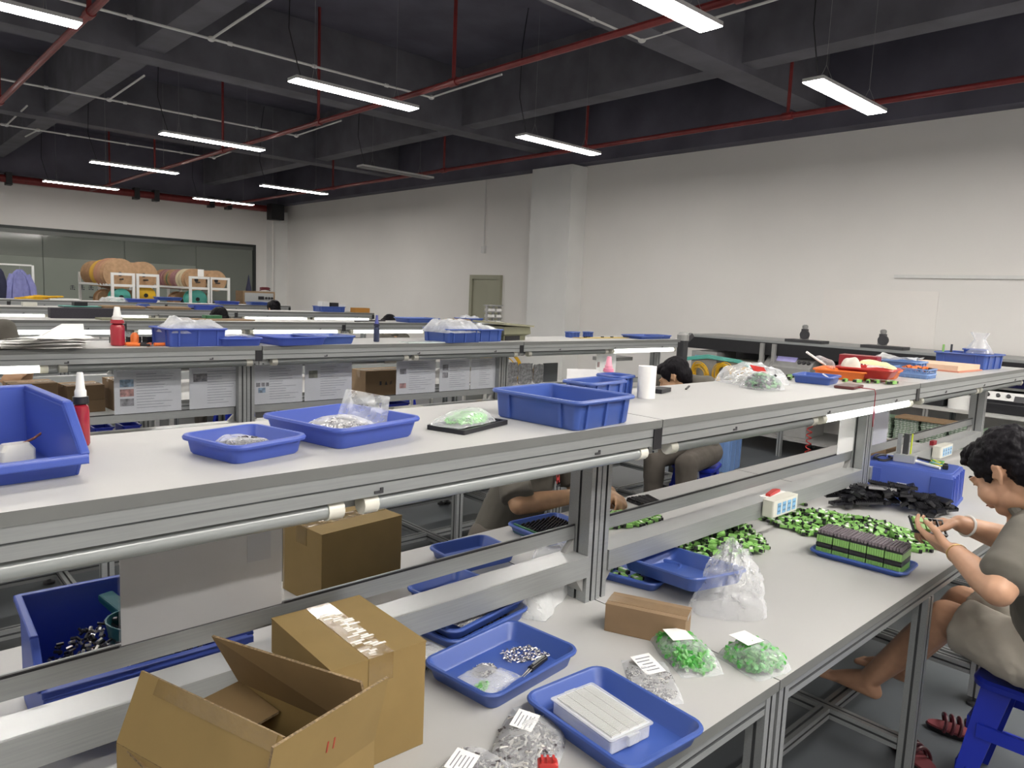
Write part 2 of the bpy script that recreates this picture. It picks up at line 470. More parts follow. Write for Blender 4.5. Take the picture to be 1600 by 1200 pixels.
# ------------------------------------------------------------------ ceiling services
def pipe_run(x, z, drops, label):
    t = thing('sprinkler_pipe', label, 'pipe', (x, 0, z), 0, 'red sprinkler pipes under the black ceiling')
    MB().tube([(0, -3.9, 0), (0, 17.36, 0)], .026, 10).build('main_pipe', REDPIPE, t)
    for y in drops:
        MB().tube([(0, y, 0), (0, y, ZC - z)], .017, 8).build('drop_rod', REDPIPE, t)
        MB().tube([(0, y-.05, 0), (0, y+.05, 0)], .036, 10).build('tee_fitting', REDPIPE, t)
pipe_run(4.0, 3.4, (2.45, 5.2, 7.6, 10.3, 13.2, 15.9), 'long red sprinkler pipe running down the middle of the ceiling past the lamp ends')
pipe_run(6.72, 3.4, (1.4, 3.55, 6.1, 8.9, 12.2), 'red sprinkler pipe running along the ceiling close to the long bare wall')
pipe_run(1.38, 3.4, (2.5, 5.9, 9.6, 12.5), 'red sprinkler pipe crossing the corner of the ceiling near the cut-off lamp')
t = thing('main_red_pipe', 'thick red water main running along the top of the windowed wall', 'pipe', (0, 17.46, 3.45))
MB().tube([(XL, 0, 0), (8.2, 0, 0)], .075, 14).build('pipe_body', REDPIPE, t)
for x in (2.6, 4.9, 5.3, 6.5, 6.9):
    MB().box((x-.05, -.1, -.12), (x+.05, .13, .12)).build('pipe_clamp', BLACK, t)
tag(MB().box((7.80, 17.1, 3.18), (8.12, 17.37, 3.555)).build('corner_box', BLACK), 'black junction box under the beam in the far ceiling corner', 'box')

def conduit(y, x0, x1, taps, label):
    t = thing('ceiling_conduit', label, 'conduit', (0, y, 3.8), 0, 'white conduits feeding the ceiling lamps')
    MB().tube([(x0, 0, 0), (x1, 0, 0)], .012, 8).build('conduit_pipe', WHITEP, t)
    for x in [x0 + .4 + .85*i for i in range(int((x1-x0)/.85))]:
        MB().tube([(x-.02, 0, 0), (x+.02, 0, 0)], .02, 8).build('clip', WHITEP, t)
    for x, dy in taps:
        MB().tube([(x, 0, 0), (x, dy*.3, .01), (x, dy, .03)], .011, 8).build('branch_pipe', WHITEP, t)
        MB().ell((x, 0, 0), (.035, .035, .025)).build('junction', WHITEP, t)
conduit(4.09, -1.0, 5.14, [(5.14, -1.75), (2.6, -1.3)], 'white conduit crossing the ceiling nearest the camera with one tee')
conduit(7.03, -1.0, 5.1, [(2.63, -1.35), (5.1, -1.2)], 'white conduit crossing the ceiling above the second row of lamps')
conduit(10.36, -1.0, 5.1, [(2.62, -1.4), (5.1, -1.3)], 'white conduit crossing the ceiling above the third row of lamps')
conduit(13.42, -1.0, 5.05, [(2.0, -1.6), (2.4, 1.0), (5.05, -1.2)], 'white conduit crossing the ceiling above the fourth row of lamps')

# pendant lamps: local origin at the lit end, 1.2 m along x
def make_lamp(on, label):
    t = thing('pendant_lamp', label, 'ceiling lamp', (0,0,0), 0, 'pendant LED panels in rows')
    h = MB(); h.box((0, -.08, .004), (1.2, .08, .03)); h.build('housing', mat('lamp_housing', (.55,.55,.55), .4), t, smooth=False)
    MB().box((.004, -.077, -.001), (1.196, .077, .0035)).build('diffuser', PANEL_ON if on else mat('unlit_panel', (.05,.05,.055), .4), t, smooth=False)
    for x in (.2, 1.0):
        w = MB()
        for s in (-1, 1): w.tube([(x, s*.06, .03), (x, 0, .16)], .0015, 4)
        w.tube([(x, 0, .155), (x, 0, 1.3)], .0015, 4)
        w.build('suspension_wire', MACH, t)
    MB().tube([(.08, 0, .03), (.05, 0, .12), (-.02, .02, .4), (.0, .03, .9), (.06, .03, 1.3)], .005, 6).build('power_cable', BLACK, t)
    return t
L0 = make_lamp(True, '')
SPOT = {(2.81,2.66): 'lit pendant panel cut off by the top edge of the picture, near the middle',
 (5.36,2.66): 'lit pendant panel hanging closest to the long bare wall',
 (2.81,5.79): 'lit pendant panel crossing the middle red pipe, second along its row',
 (5.36,5.79): 'lit pendant panel hanging in front of the wall column',
 (2.81,9.05): 'lit pendant panel third along the row of the middle red pipe',
 (2.81,12.15): 'lit pendant panel fourth along the row of the middle red pipe',
 (5.36,12.15): 'lit pendant panel in front of the far corner, the larger of two',
 (2.81,15.4): 'lit pendant panel closest to the far window',
 (5.36,15.3): 'lit pendant panel right above the end of the far window, the smaller of two',
 (0.09,5.76): 'lit pendant panel in the upper corner of the picture crossing a red pipe'}
first = True
for (x, y), lb in SPOT.items():
    if first: L0.location = (x, y, 3.26); L0['label'] = lb; first = False
    else: dup(L0, (x, y, 3.26), 0, lb)
for x in (-2.5, .09, 1.45, 2.81, 4.1, 5.36):
    for y in (-1.6, -.5, 2.66, 5.79, 9.05, 12.15, 15.4):  # in-between columns and the rearmost row are extra lamps added to brighten
        if x in (1.45, 4.1) and y > 0: continue
        if (x, y) in SPOT or (x, y) in ((.09, 5.79), (5.36, 9.05), (5.36, 15.4)): continue
        dup(L0, (x, y, 3.26), 0, 'lit pendant panel outside the picture, among grid lamps and extras added for brightness')
LU = make_lamp(False, 'unlit dark pendant panel hanging between two lit ones near the wall column')
LU.location = (5.36, 9.0, 3.26)

# ------------------------------------------------------------------ workbenches
SEG = 1.8
ROWY = [1.32, 3.73, 6.05, 8.45, 10.84]
TOP, SHELF = 0.75, 1.30
def make_bench():
    t = thing('workbench', '', 'workbench', (0,0,0), 0, 'double-sided aluminium workbenches in rows')
    MB().box((.002, -.60, TOP-.025), (SEG-.002, .60, TOP), 1, top=0).build('tabletop', [WHITE_TOP, EDGE], t, smooth=False)
    f = MB()
    for y in (-.575, .575): f.prof((0.05, y, TOP-.047), (SEG-.05, y, TOP-.047), .04, .04, 0, ms=1)
    for x in (.03, 1.0, SEG-.03): f.prof((x, -.555, TOP-.047), (x, .555, TOP-.047), .04, .04, 0, ms=1)
    f.build('table_frame', [ALU, ALU_DK], t, smooth=False)
    for x in (.03, 1.0, SEG-.03):
        for y in (-.575, .575):
            lg = MB().prof((x, y, .04), (x, y, TOP-.068 if x == 1.0 else TOP-.026), .045, .045, 0, ms=1).build('leg', [ALU, ALU_DK], t, smooth=False)
            MB().lathe([(.028, 0), (.028, .012), (.01, .018), (.01, .045)], 14, 0, Matrix.Translation((x, y, 0))).build('levelling_foot', MACH_DK, lg)
        MB().prof((x, -.55, .15), (x, .55, .15), .04, .04, 0, ms=1).build('cross_bar', [ALU, ALU_DK], t, smooth=False)
    for y in (-.30, .30):
        fb = MB()
        fb.prof((.05, y, .15), (.98, y, .15), .04, .04, 0, ms=1); fb.prof((1.02, y, .15), (SEG-.05, y, .15), .04, .04, 0, ms=1)
        fb.build('foot_bar', [ALU, ALU_DK], t, smooth=False)
    for x in (.022, SEG-.022):
        MB().prof((x, 0, TOP), (x, 0, SHELF-.10), .04, .08, 0, ms=1, nh=1, nw=1).build('post', [ALU, ALU_DK], t, smooth=False)
        br = MB().prof((x, -.19, SHELF-.06), (x, .19, SHELF-.06), .04, .075, 0, ms=1)
        br.build('shelf_arm', [ALU, ALU_DK], t, smooth=False)
    ur = MB(); ur.box((.044, .012, .925), (SEG-.044, .032, .962)); ur.build('upper_rail', ALU, t, smooth=False)
    MB().box((.044, .012, .9622), (SEG-.044, .017, .967)).build('rubber_strip', BLACK, t, smooth=False)
    MB().box((.044, -.045, .828), (SEG-.044, .035, .888), 0, top=1).build('cable_trunking', [ALU, ALU_LT], t, smooth=False)  # top face in lighter aluminium, its lit look put into the colour
    for x in (.045, SEG-.045):
        s = 1 if x < 1 else -1
        MB().prism([(x, .78), (x+s*.035, .826), (x, .826)], -.03, .03, 'y').build('corner_bracket', MACH, t, smooth=False)
        MB().prism([(x, .888), (x+s*.035, .888), (x, .924)], .012, .03, 'y').build('corner_bracket', MACH, t, smooth=False)
    MB().box((.002, -.23, SHELF-.02), (SEG-.002, .23, SHELF), 1, top=0).build('shelf_board', [WHITE_TOP, EDGE], t, smooth=False)
    for s in (-1, 1):
        r = MB()
        y0, y1 = (-.228, -.19) if s < 0 else (.19, .228)
        r.box((.004, y0, SHELF-.0415), (SEG-.004, y1, SHELF-.0205)); r.box((.004, y0+.004*(s<0), SHELF-.045), (SEG-.004, y1-.004*(s>0), SHELF-.0415), 1)
        r.box((.004, y0, SHELF-.066), (SEG-.004, y1, SHELF-.045))
        r.build('shelf_rail', [ALU, ALU_DK], t, smooth=False)
        g = MB()
        g.prism([(s*.226 - s*.040, SHELF-.0665), (s*.226 - s*.040, SHELF-.092), (s*.226 - s*.062, SHELF-.092), (s*.226 - s*.062, SHELF-.0665)], .004, SEG-.004, 'x')
        g.build('lamp_rail', ALU, t, smooth=False)
    for x in (.35, .95, 1.55): MB().prism([(x-.009, SHELF-.062), (x+.009, SHELF-.062), (x+.009, SHELF-.052), (x+.003, SHELF-.052), (x+.003, SHELF-.057), (x-.009, SHELF-.057)], -.2305, -.2255, 'y').build('rail_clip', MACH_DK, t, smooth=False)
    MB().box((SEG-.035, -.2315, SHELF-.075), (SEG-.001, -.2285, SHELF-.022)).build('end_cap', BLACK, t, smooth=False)
    return t
def tube_mesh(on):
    m = MB()
    m.tube([(.03, 0, 0), (.80, 0, 0)], .0160, 14, 0)
    return m.mesh('light_tube', TUBE_ON if on else TUBE_OFF)
TM = {True: tube_mesh(True), False: tube_mesh(False)}
HM = MB(); HM.tube([(.0, 0, 0), (.03, 0, 0)], .0185, 12)
HM.cbox((.015, 0, .014), (.03, .02, .016))
HM = HM.mesh('tube_holder', IVORY)
BENCH_LABEL = {
 (0,0): 'near aluminium workbench carrying the open carton and the hopper bin',
 (0,1): 'aluminium workbench in front of the woman heaped with green connectors',
 (0,2): 'aluminium workbench with the big blue crate and orange trays above it',
 (1,0): 'second-row workbench hung with the first three instruction sheets',
 (1,1): 'second-row workbench under the two white bagged bins',
 (1,2): 'second-row workbench with yellow cable coils at its end by the wall machines',
 (2,0): 'third-row workbench with the long charcoal foam block on its shelf',
 (2,1): 'third-row workbench under the row of burning tubes behind the dark bottle',
 (2,2): 'third-row workbench under the olive cartons near the wall column',
 (3,0): 'fourth-row workbench with green mat and brown boards on its shelf',
 (3,1): 'fourth-row workbench behind the round-headed worker',
 (3,2): 'fourth-row workbench ending in front of the beige door',
 (4,0): 'last-row workbench before the cable reel racks',
 (4,1): 'last-row workbench before the grey test instrument',
 (4,2): 'last-row workbench reaching towards the far corner'}
LIT = {(0,1,1), (1,0,0), (1,2,1), (2,0,0), (2,0,1), (2,1,0), (2,1,1), (2,2,0), (3,2,0), (3,2,1), (3,0,1), (3,1,0), (4,1,1), (4,0,0)}
B0 = make_bench()
first = True
for r, yc in enumerate(ROWY):
    for s in range(3):
        x0 = -.25 + SEG*s
        if first: b = B0; b.location = (x0, yc, 0); b['label'] = BENCH_LABEL[(r, s)]; first = False
        else: b = dup(B0, (x0 + (.066 if (r, s) == (0, 2) else 0), yc, 0), 0, BENCH_LABEL[(r, s)], scale=(1.036, 1, 1) if (r, s) == (0, 1) else None)
        for q in (0, 1):
            on = (r, s, q) in LIT
            tb = bpy.data.objects.new('light_tube', TM[on]); COL.objects.link(tb); tb.parent = b
            tb.location = (.055 + .87*q, -.207, SHELF - .0835)
            if on: tb['label'] = 'glowing white light tube'
            for hx in (0, .80):
                hd = bpy.data.objects.new('tube_holder', HM); COL.objects.link(hd); hd.parent = tb; hd.location.x = hx

# ------------------------------------------------------------------ trays, bins, bags, cartons: builders
def tray_mb(w, d, h, flare=.10, r=.03, rim=.009, t=.003, wall=0):
    """w, d over the rim; floor smaller by flare"""
    wb, db = w*(1-flare) - 2*rim, d*(1-flare) - 2*rim
    wt, dt = w - 2*rim, d - 2*rim
    m = MB()
    m.loft([rrect(wb, db, r*.8, 0), rrect(wb+.006, db+.006, r*.8, .004), rrect(wt, dt, r, h-.008), rrect(w-.002, d-.002, r+rim, h-.008), rrect(w, d, r+rim, h-.004),
            rrect(w-.004, d-.004, r+rim, h), rrect(wt, dt, r, h), rrect(wt-2*t, dt-2*t, r-t, h-.003), rrect(wb-2*t, db-2*t, max(r*.8-t, .004), t+.004), rrect(wb-2*t-.008, db-2*t-.008, max(r*.8-t, .004), t)], 0)
    return m
def tray(label, loc, rz, w, d, h, m=None, group=None, flare=.09, r=.026, rot=None, name='plastic_tray', cat='tray'):
    o = tray_mb(w, d, h, flare, r).build(name, m or BLUE)
    o.location = loc; o.rotation_euler = rot if rot else (0, 0, rz)
    return tag(o, label, cat, group)
def ribbed_bin(label, loc, rz, w, d, h, m=None, group=None, flare=.05, r=.015, nw=3, nd=2, rot=None, name='plastic_bin'):
    t = thing(name, label, 'bin', loc, rz, group)
    if rot: t.rotation_euler = rot
    tray_mb(w, d, h, flare, r, rim=.012, t=.004).build('bin_body', m or BLUE, t)
    wb, db = w*(1-flare) - .024, d*(1-flare) - .024
    for s in (-1, 1):
        for i in range(nw):
            x = (i/(nw-1) - .5)*wb*.72
            MB().prism([(s*db/2*.99, .004), (s*(db/2+.008), .004), (s*(d/2-.006), h-.009), (s*(d/2-.014), h-.009)], x-.004, x+.004, 'x').build('rib', m or BLUE, t, smooth=False)
        for i in range(nd):
            y = (i/(max(nd-1,1)) - .5)*db*.66
            MB().prism([(s*wb/2*.99, .004), (s*(wb/2+.008), .004), (s*(w/2-.006), h-.009), (s*(w/2-.014), h-.009)], y-.004, y+.004, 'y').build('rib', m or BLUE, t, smooth=False)
    return t
def hopper_bin(label, loc, rz, w, d, h, m, lip=.45, group=None, t=.005):
    """storage bin with a cut-down front (front is -y)"""
    o = thing('storage_bin', label, 'bin', loc, rz, group)
    lo = h*lip; f = .07*d
    side = [(-d/2+f, 0), (d/2-.01, 0), (d/2, h), (-d*.24, h*.97), (-d/2, lo+.012), (-d/2, lo)]
    for s in (-1, 1):
        MB().prism(side, s*w/2-(t if s > 0 else 0), s*w/2+(t if s < 0 else 0), 'x').build('side_panel', m, o, smooth=False, bevel=.002)
    MB().prism([(d/2-.01, 0), (d/2-.01-t, 0), (d/2-t, h), (d/2, h)], -w/2+t, w/2-t, 'x').build('back_panel', m, o, smooth=False)
    MB().box((-w/2+t, -d/2+f, 0), (w/2-t, d/2-.012, t)).build('bin_floor', m, o, smooth=False)
    MB().prism([(-d/2+f, 0), (-d/2+f+t, 0), (-d/2+t, lo), (-d/2, lo)], -w/2+t, w/2-t, 'x').build('front_panel', m, o, smooth=False)
    rim = MB()
    rim.bar((-w/2-.004, -d/2-.004, lo+.002), (w/2+.004, -d/2-.004, lo+.002), .018, .014)
    for s in (-1, 1):
        x = s*(w/2+.002)
        rim.bar((x, -d/2, lo+.005), (x, -d*.24, h*.97), .014, .014); rim.bar((x, -d*.24, h*.97), (x, d/2+.004, h), .014, .014)
    rim.bar((-w/2-.004, d/2+.002, h), (w/2+.004, d/2+.002, h), .014, .014)
    rim.build('rim', m, o, smooth=False, bevel=.003)
    return o

def pillow(w, d, h, seed, n=22, crump=.010, pinch=.35, skew=0.0, freq=14.0):
    """closed crumpled bag lying flat, bottom at z=0"""
    m = MB(); rg = random.Random(seed); off = Vector((rg.random()*50, rg.random()*50, seed))
    def pt(i, j, top):
        u = i/n*2-1; v = j/n*2-1
        e = (1-abs(u)**3)*(1-abs(v)**3)
        e = max(e, 0)**.5
        x = u*w/2*(1 - pinch*.15*v*v); y = v*d/2*(1 - pinch*.15*u*u) + skew*u*.3*d
        q = Vector((x, y, 0))*freq + off
        nz = noise.noise(q) + .6*noise.noise(q*2.3)
        z = (h*e + crump*nz*e*1.2 + crump*.3*abs(nz)) if top else .0015*abs(nz)
        return (x + crump*.5*noise.noise(q*1.3+Vector((9,0,0))), y + crump*.5*noise.noise(q*1.3+Vector((0,9,0))), max(z, 0.0005))
    for top in (0, 1):
        k = len(m.v)
        m.add([pt(i, j, top) for i in range(n+1) for j in range(n+1)], [(a*(n+1)+b, (a+1)*(n+1)+b, (a+1)*(n+1)+b+1, a*(n+1)+b+1) for a in range(n) for b in range(n)])
    return m
def ruffled_sheet(w, d, seed, amp=.02, n=20, freq=9.0):
    m = MB(); off = Vector((seed*3.1, seed*1.7, 0))
    vs = []
    for i in range(n+1):
        for j in range(n+1):
            x = (i/n-.5)*w; y = (j/n-.5)*d; q = Vector((x, y, 0))*freq + off
            vs.append((x + amp*.4*noise.noise(q+Vector((5,0,0))), y + amp*.4*noise.noise(q+Vector((0,5,0))), amp*(.6 + noise.noise(q) + .5*abs(noise.noise(q*2.4)))))
    m.add(vs, [(a*(n+1)+b, (a+1)*(n+1)+b, (a+1)*(n+1)+b+1, a*(n+1)+b+1) for a in range(n) for b in range(n)])
    return m
def place(mb, name, m, label, cat, loc, rz=0, rot=None, group=None, kind=None, solid=0.0, **kw):
    o = mb.build(name, m, **kw)
    o.location = loc; o.rotation_euler = rot if rot else (0, 0, rz)
    if solid:
        s = o.modifiers.new('thickness', 'SOLIDIFY'); s.thickness = solid
    return tag(o, label, cat, group, kind)
def pins_mb(n, w, d, h, seed, L=.016, r=.0016, sides=5, mis=1, flat=.5):
    """a loose heap of little pins filling a pillow shape"""
    m = MB(); rg = random.Random(seed)
    for _ in range(n):
        u, v = rg.uniform(-1, 1), rg.uniform(-1, 1)
        if abs(u)**3 + abs(v)**3 > 1: continue
        e = ((1-abs(u)**3)*(1-abs(v)**3))**.5
        c = Vector((u*w/2, v*d/2, .002 + r + rg.random()*max(h*e - .004, .0)))
        a = rg.uniform(0, 2*pi); t = rg.uniform(-flat, flat)
        dv = Vector((cos(a)*cos(t), sin(a)*cos(t), sin(t)))*L*rg.uniform(.6, 1)/2
        if c.z - abs(dv.z) < r: dv.z = 0
        m.tube([c-dv, c+dv], r*rg.uniform(.7, 1.2), sides, rg.randrange(mis))
    return m
def flap(o, name, a, b, out, m, th=.004, edge=CARD_EDGE):
    """a board quad: hinge a-b, free edge displaced by out (vector or pair)"""
    a = Vector(a); b = Vector(b)
    oa, ob = (Vector(out[0]), Vector(out[1])) if isinstance(out[0], (tuple, Vector)) else (Vector(out), Vector(out))
    n = (b-a).cross(oa).normalized()*th/2
    q = [a, b, b+ob, a+oa]
    mb = MB()
    vs = [p-n for p in q] + [p+n for p in q]
    mb.add(vs, [(0,3,2,1), (4,5,6,7)], 0)
    mb.add(vs, [(0,1,5,4), (1,2,6,5), (2,3,7,6), (3,0,4,7)], 1)
    return mb.build(name, [m, edge], o, smooth=False)
def carton(label, loc, rz, w, d, h, m=CARD, group=None, tape='x', name='cardboard_box', tape_w=.05, drop=.05):
    t = thing(name, label, 'box', loc, rz, group)
    b = MB(); b.box((-w/2, -d/2, 0), (w/2, d/2, h-.0035)); b.build('box_body', m, t, smooth=False, bevel=.0015)
    if tape == 'x':
        for s in (-1, 1): MB().box((-w/2-.0005, -d/2*(s<0)+.0006*(s>0), h-.0035), (w/2+.0005, d/2*(s>0)-.0006*(s<0), h)).build('top_flap', m, t, smooth=False)
        tp = MB(); tp.box((-w/2-.0012, -tape_w/2, h), (w/2+.0012, tape_w/2, h+.0006))
        for s in (-1, 1): tp.box((s*w/2+(0 if s>0 else -.0012), -tape_w/2, h-drop), (s*w/2+(.0012 if s>0 else 0), tape_w/2, h))
    else:
        for s in (-1, 1): MB().box((-w/2*(s<0)+.0006*(s>0), -d/2-.0005, h-.0035), (w/2*(s>0)-.0006*(s<0), d/2+.0005, h)).build('top_flap', m, t, smooth=False)
        tp = MB(); tp.box((-tape_w/2, -d/2-.0012, h), (tape_w/2, d/2+.0012, h+.0006))
        for s in (-1, 1): tp.box((-tape_w/2, s*d/2+(0 if s>0 else -.0012), h-drop), (tape_w/2, s*d/2+(.0012 if s>0 else 0), h))
    tp.build('packing_tape', TAPE_B if m is CARD_PK else TAPE, t, smooth=False)
    return t

# ------------------------------------------------------------------ near table, bench 1, front half
Z = TOP
GT = 'blue plastic trays on the near tabletop'
tray('blue tray holding the ribbed clear plastic pack at the table edge', (1.095, .842, Z), radians(-3.5), .232, .30, .042, group=GT)
# clear blister pack of ferrules: ribbed block, flange and lid
bp = thing('clear_pack', 'clear plastic pack with a ribbed silver top lying in a blue tray', 'pack', (1.082, .862, Z+.0045), radians(-6))
MB().box((-.054, -.084, .0), (.054, .084, .032)).build('pack_body', film('pack_plastic', body=.5, edge=.75, rough=.15, bump=.4), bp, smooth=False, bevel=.004)
MB().box((-.050, -.080, .002), (.050, .080, .031)).build('silver_filling', mat('silver_filling', (.42,.43,.45), .35, .3, var=.1, scale=90, stretch=(6,1,1)), bp, smooth=False)
rb = MB()
for i in range(46):
    y = -.078 + .156*i/45
    for x in (-.036, -.012, .012, .036): rb.cbox((x, y, .0335), (.0225, .0019, .003))
rb.build('ribbed_top', mat('ribbed_silver', (.70,.70,.69), .35, .25), bp, smooth=False)
ln = MB(); ln.loft([rrect(.118, .178, .006, .030), rrect(.118, .178, .006, .0325), rrect(.108, .168, .004, .0325), rrect(.108, .168, .004, .030)], 0, False, False)
ln.build('lid_flange', FILM_M, bp)
for s in (-1, 1): MB().cbox((0, s*.090, .02), (.03, .008, .02)).build('clip_tab', FILM_M, bp, smooth=False, bevel=.002)

tray('wide blue tray with the black tool and loose pins spilled inside', (1.075, 1.147, Z), radians(6), .312, .222, .042, group=GT)
place(pins_mb(420, .12, .075, .006, 5, L=.007, r=.0011, sides=4, mis=2, flat=.2), 'loose_pins', [STEEL, STEEL_DK], 'small loose metal pins spilled in the corner of a wide blue tray', 'pins', (1.165, 1.165, Z+.004), radians(-20), kind='stuff')
tl = thing('hand_tool', 'black pen-shaped tool with a thin metal tip lying in a blue tray', 'tool', (1.145, 1.105, Z+.012), radians(14))
MB().tube([(-.03, 0, 0), (.035, 0, 0)], .0075, 12).build('grip', BLACK_SH, tl)
MB().cbox((.005, 0, .0078), (.05, .005, .003)).build('slider', MACH, tl, smooth=False)
for s in (-1, 1): MB().tube([(-.03, s*.003, 0), (-.062, s*.0025, -.004)], [.0018, .0008], 6).build('tip', STEEL, tl)
place(pillow(.12, .10, .014, 3, crump=.006), 'zip_bag', FILM, 'small clear zip bag with green caps and brown pins in a blue tray', 'bag', (1.005, 1.135, Z+.0045), radians(12))
place(ruffled_sheet(.13, .06, 5, amp=.006), 'zip_bag', FILM, 'empty clear bag end spread flat below the zip bag in the blue tray', 'bag', (1.01, 1.10, Z+.0075), radians(14))
place(pins_mb(40, .035, .018, .008, 8, L=.012, r=.004, sides=6), 'green_caps', GREEN_CAP, 'pinch of bright green caps inside the small zip bag', 'caps', (.985, 1.112, Z+.005), radians(15), kind='stuff')
place(pins_mb(260, .06, .045, .009, 9, L=.009, r=.0013, mis=2), 'pins', [STEEL_DK, STEEL], 'brown metal pins inside the small zip bag', 'pins', (1.035, 1.165, Z+.005), radians(15), kind='stuff')

# stacked trays behind it, the upper one tipped onto the lower
tray('lower of two nested blue trays, full of black pins, under the trunking', (1.165, 1.365, Z), radians(8), .30, .165, .034, group=GT)
place(pins_mb(420, .24, .10, .014, 11, L=.010, r=.0022, mis=2), 'black_pins', [STEEL_DK, BLACK], 'heap of small black pins in the lower nested blue tray', 'pins', (1.165, 1.36, Z+.005), radians(8), kind='stuff')
tray('upper of two nested blue trays, tilted, with a bag of white beads', (1.16, 1.372, Z+.034), 0, .30, .165, .034, group=GT, rot=(radians(5), radians(-1), radians(9)))
place(pillow(.17, .085, .016, 12, crump=.004, freq=30), 'bead_bag', mat('white_bead_bag', (.60,.59,.57), .35, var=.3, scale=190, bump=.6), 'flat clear bag of white beads in the upper nested blue tray', 'bag', (1.15, 1.345, Z+.050), rot=(radians(5), 0, radians(10)))
place(ruffled_sheet(.14, .16, 14, amp=.012), 'crumpled_film', FILM, 'crumpled clear film between the taped carton and the nested trays', 'film', (.93, 1.33, Z+.004), radians(20))
place(pins_mb(160, .10, .10, .008, 15, L=.012, r=.0014, mis=2), 'pins', [STEEL, STEEL_DK], 'silver pins under the crumpled film beside the taped carton', 'pins', (.915, 1.29, Z+.0005), 0, kind='stuff')

# crumpled clear bag lying under the trunking beside the nested trays
place(pillow(.17, .30, .080, 16, crump=.024, freq=11), 'plastic_bag', FILM_M, 'crumpled clear plastic bag squeezed under the cable trunking', 'bag', (1.42, 1.40, Z+.001), radians(-62), group=None)

# bags of pins at the front edge
GB = 'clear bags of metal pins on the near tabletop'
def pin_bag(label, loc, rz, w, d, h, seed, L=.018, lab=None, dens=900, r=.0022):
    b = thing('parts_bag', label, 'bag', loc, rz, GB)
    pillow(w, d, h, seed, crump=.006).build('bag_film', FILM, b)
    if lab:
        for (x, y, a, lw, ld) in lab:
            pl = MB().cbox((0,0,0), (lw, ld, .0008)).build('paper_label', PAPER, b, smooth=False)
            pl.location = (x, y, h+.004); pl.rotation_euler = (.08, -.06, a)
            lm = MB()
            for i in range(5): lm.cbox((-lw*.1*(i%2), ld*(.32-.16*i), .0006), (lw*(.75-.1*(i%3)), ld*.045, .0004))
            lm.build('printed_lines', INK, pl, smooth=False)
    place(pins_mb(dens, w*.9, d*.9, h*.95, seed+1, L=L, r=r, mis=2), 'metal_pins', [STEEL, STEEL_DK], 'metal pins inside the ' + label.split(',')[0], 'pins', (loc[0], loc[1], loc[2]+.001), rz, kind='stuff')
    return b
pin_bag('flat clear bag of fine grey pins with a white label, beside the green cap bags', (1.31, .905, Z), radians(-42), .11, .19, .014, 21, L=.010, r=.0011, dens=1500, lab=[(0, .045, .35, .05, .075)])
pin_bag('clear bag of long silver pins with a white label, in front of the wide tray', (.925, .905, Z), radians(35), .20, .13, .028, 23, L=.022, dens=420, lab=[(.035, .015, -.15, .055, .045)])
pin_bag('clear bag of silver pins with a square label, at the bottom table edge', (.775, .90, Z), radians(20), .16, .12, .030, 25, L=.022, dens=300, lab=[(.0, .015, .1, .055, .045)])
rc = MB(); rc.loft([rrect(.035, .022, .004, 0), rrect(.035, .022, .004, .016), rrect(.030, .018, .004, .019)], 0)
for x in (-.010, 0, .010): rc.cbox((x, 0, .021), (.004, .016, .006))
place(rc, 'red_clip', RED, 'small ribbed red plastic clip lying on the bagged pins', 'clip', (.862, .795, Z+.040), radians(-40))
pl = MB().cbox((0, 0, .006), (.018, .012, .012)); place(pl, 'plastic_stub', FILM_M, 'small clear stub beside the corner of the tray with the ribbed pack', 'cap', (.985, 1.0, Z+.0002), radians(-10))

# small brown box and the green cap bags
sb = carton('small brown carton sealed with shiny tape beside the tall clear bag', (1.50, 1.06, Z), radians(-66), .205, .085, .074, CARD_PK, tape='x', tape_w=.045, drop=.012)
def cap_bag(label, loc, rz, w, d, h, seed):
    b = thing('cap_bag', label, 'bag', loc, rz, 'clear bags of green caps')
    pillow(w, d, h, seed, crump=.012).build('bag_film', FILM, b)
    MB().cbox((-.01, .02, h+.006), (.055, .06, .0008)).build('paper_label', PAPER, b, smooth=False)
    place(pins_mb(420, w*.88, d*.88, h*.92, seed+1, L=.022, r=.0048, sides=7, mis=2, flat=.9), 'green_caps', [GREEN_CAP, mat('green_caps_deep', (.06,.36,.05), .4, var=.2)], 'green caps inside the ' + label, 'caps', (loc[0], loc[1], loc[2]+.001), rz, kind='stuff')
cap_bag('clear bag of green caps leaning on the small brown carton', (1.47, .925, Z), radians(-30), .11, .20, .042, 31)
cap_bag('clear bag of green caps at the seam on the table edge', (1.575, .80, Z), radians(-12), .125, .135, .052, 33)

# tall, half-empty clear bag standing behind the small box
m = MB(); n = 26
for top in (0, 1):
    vs = []
    for i in range(n+1):
        for j in range(n+1):
            u = i/n*2-1; v = j/n
            e = (max(1-abs(u)**3, 0))**.5
            wd = .105*(1-.55*v**1.3) + .012*noise.noise(Vector((v*6, 3, 0)))
            q = Vector((u*2.2, v*4.2, top*3.0))
            nz = noise.noise(q*1.6) + .7*noise.noise(q*3.7)
            y = (1 if top else -1)*(.055*e*(1-v)**.7 + .008*e) + .02*nz*e*(.4+v)
            vs.append((u*wd + .008*nz + .02*v, y + .05*v*v, .002 + v*.20*(1-.22*abs(u+.2)*v)))
    m.add(vs, [(a*(n+1)+b, (a+1)*(n+1)+b, (a+1)*(n+1)+b+1, a*(n+1)+b+1) for a in range(n) for b in range(n)])
place(m, 'plastic_bag', FILM, 'tall wrinkled clear plastic bag standing open in front of the tipped blue tray', 'bag', (1.79, 1.00, Z), radians(-48))

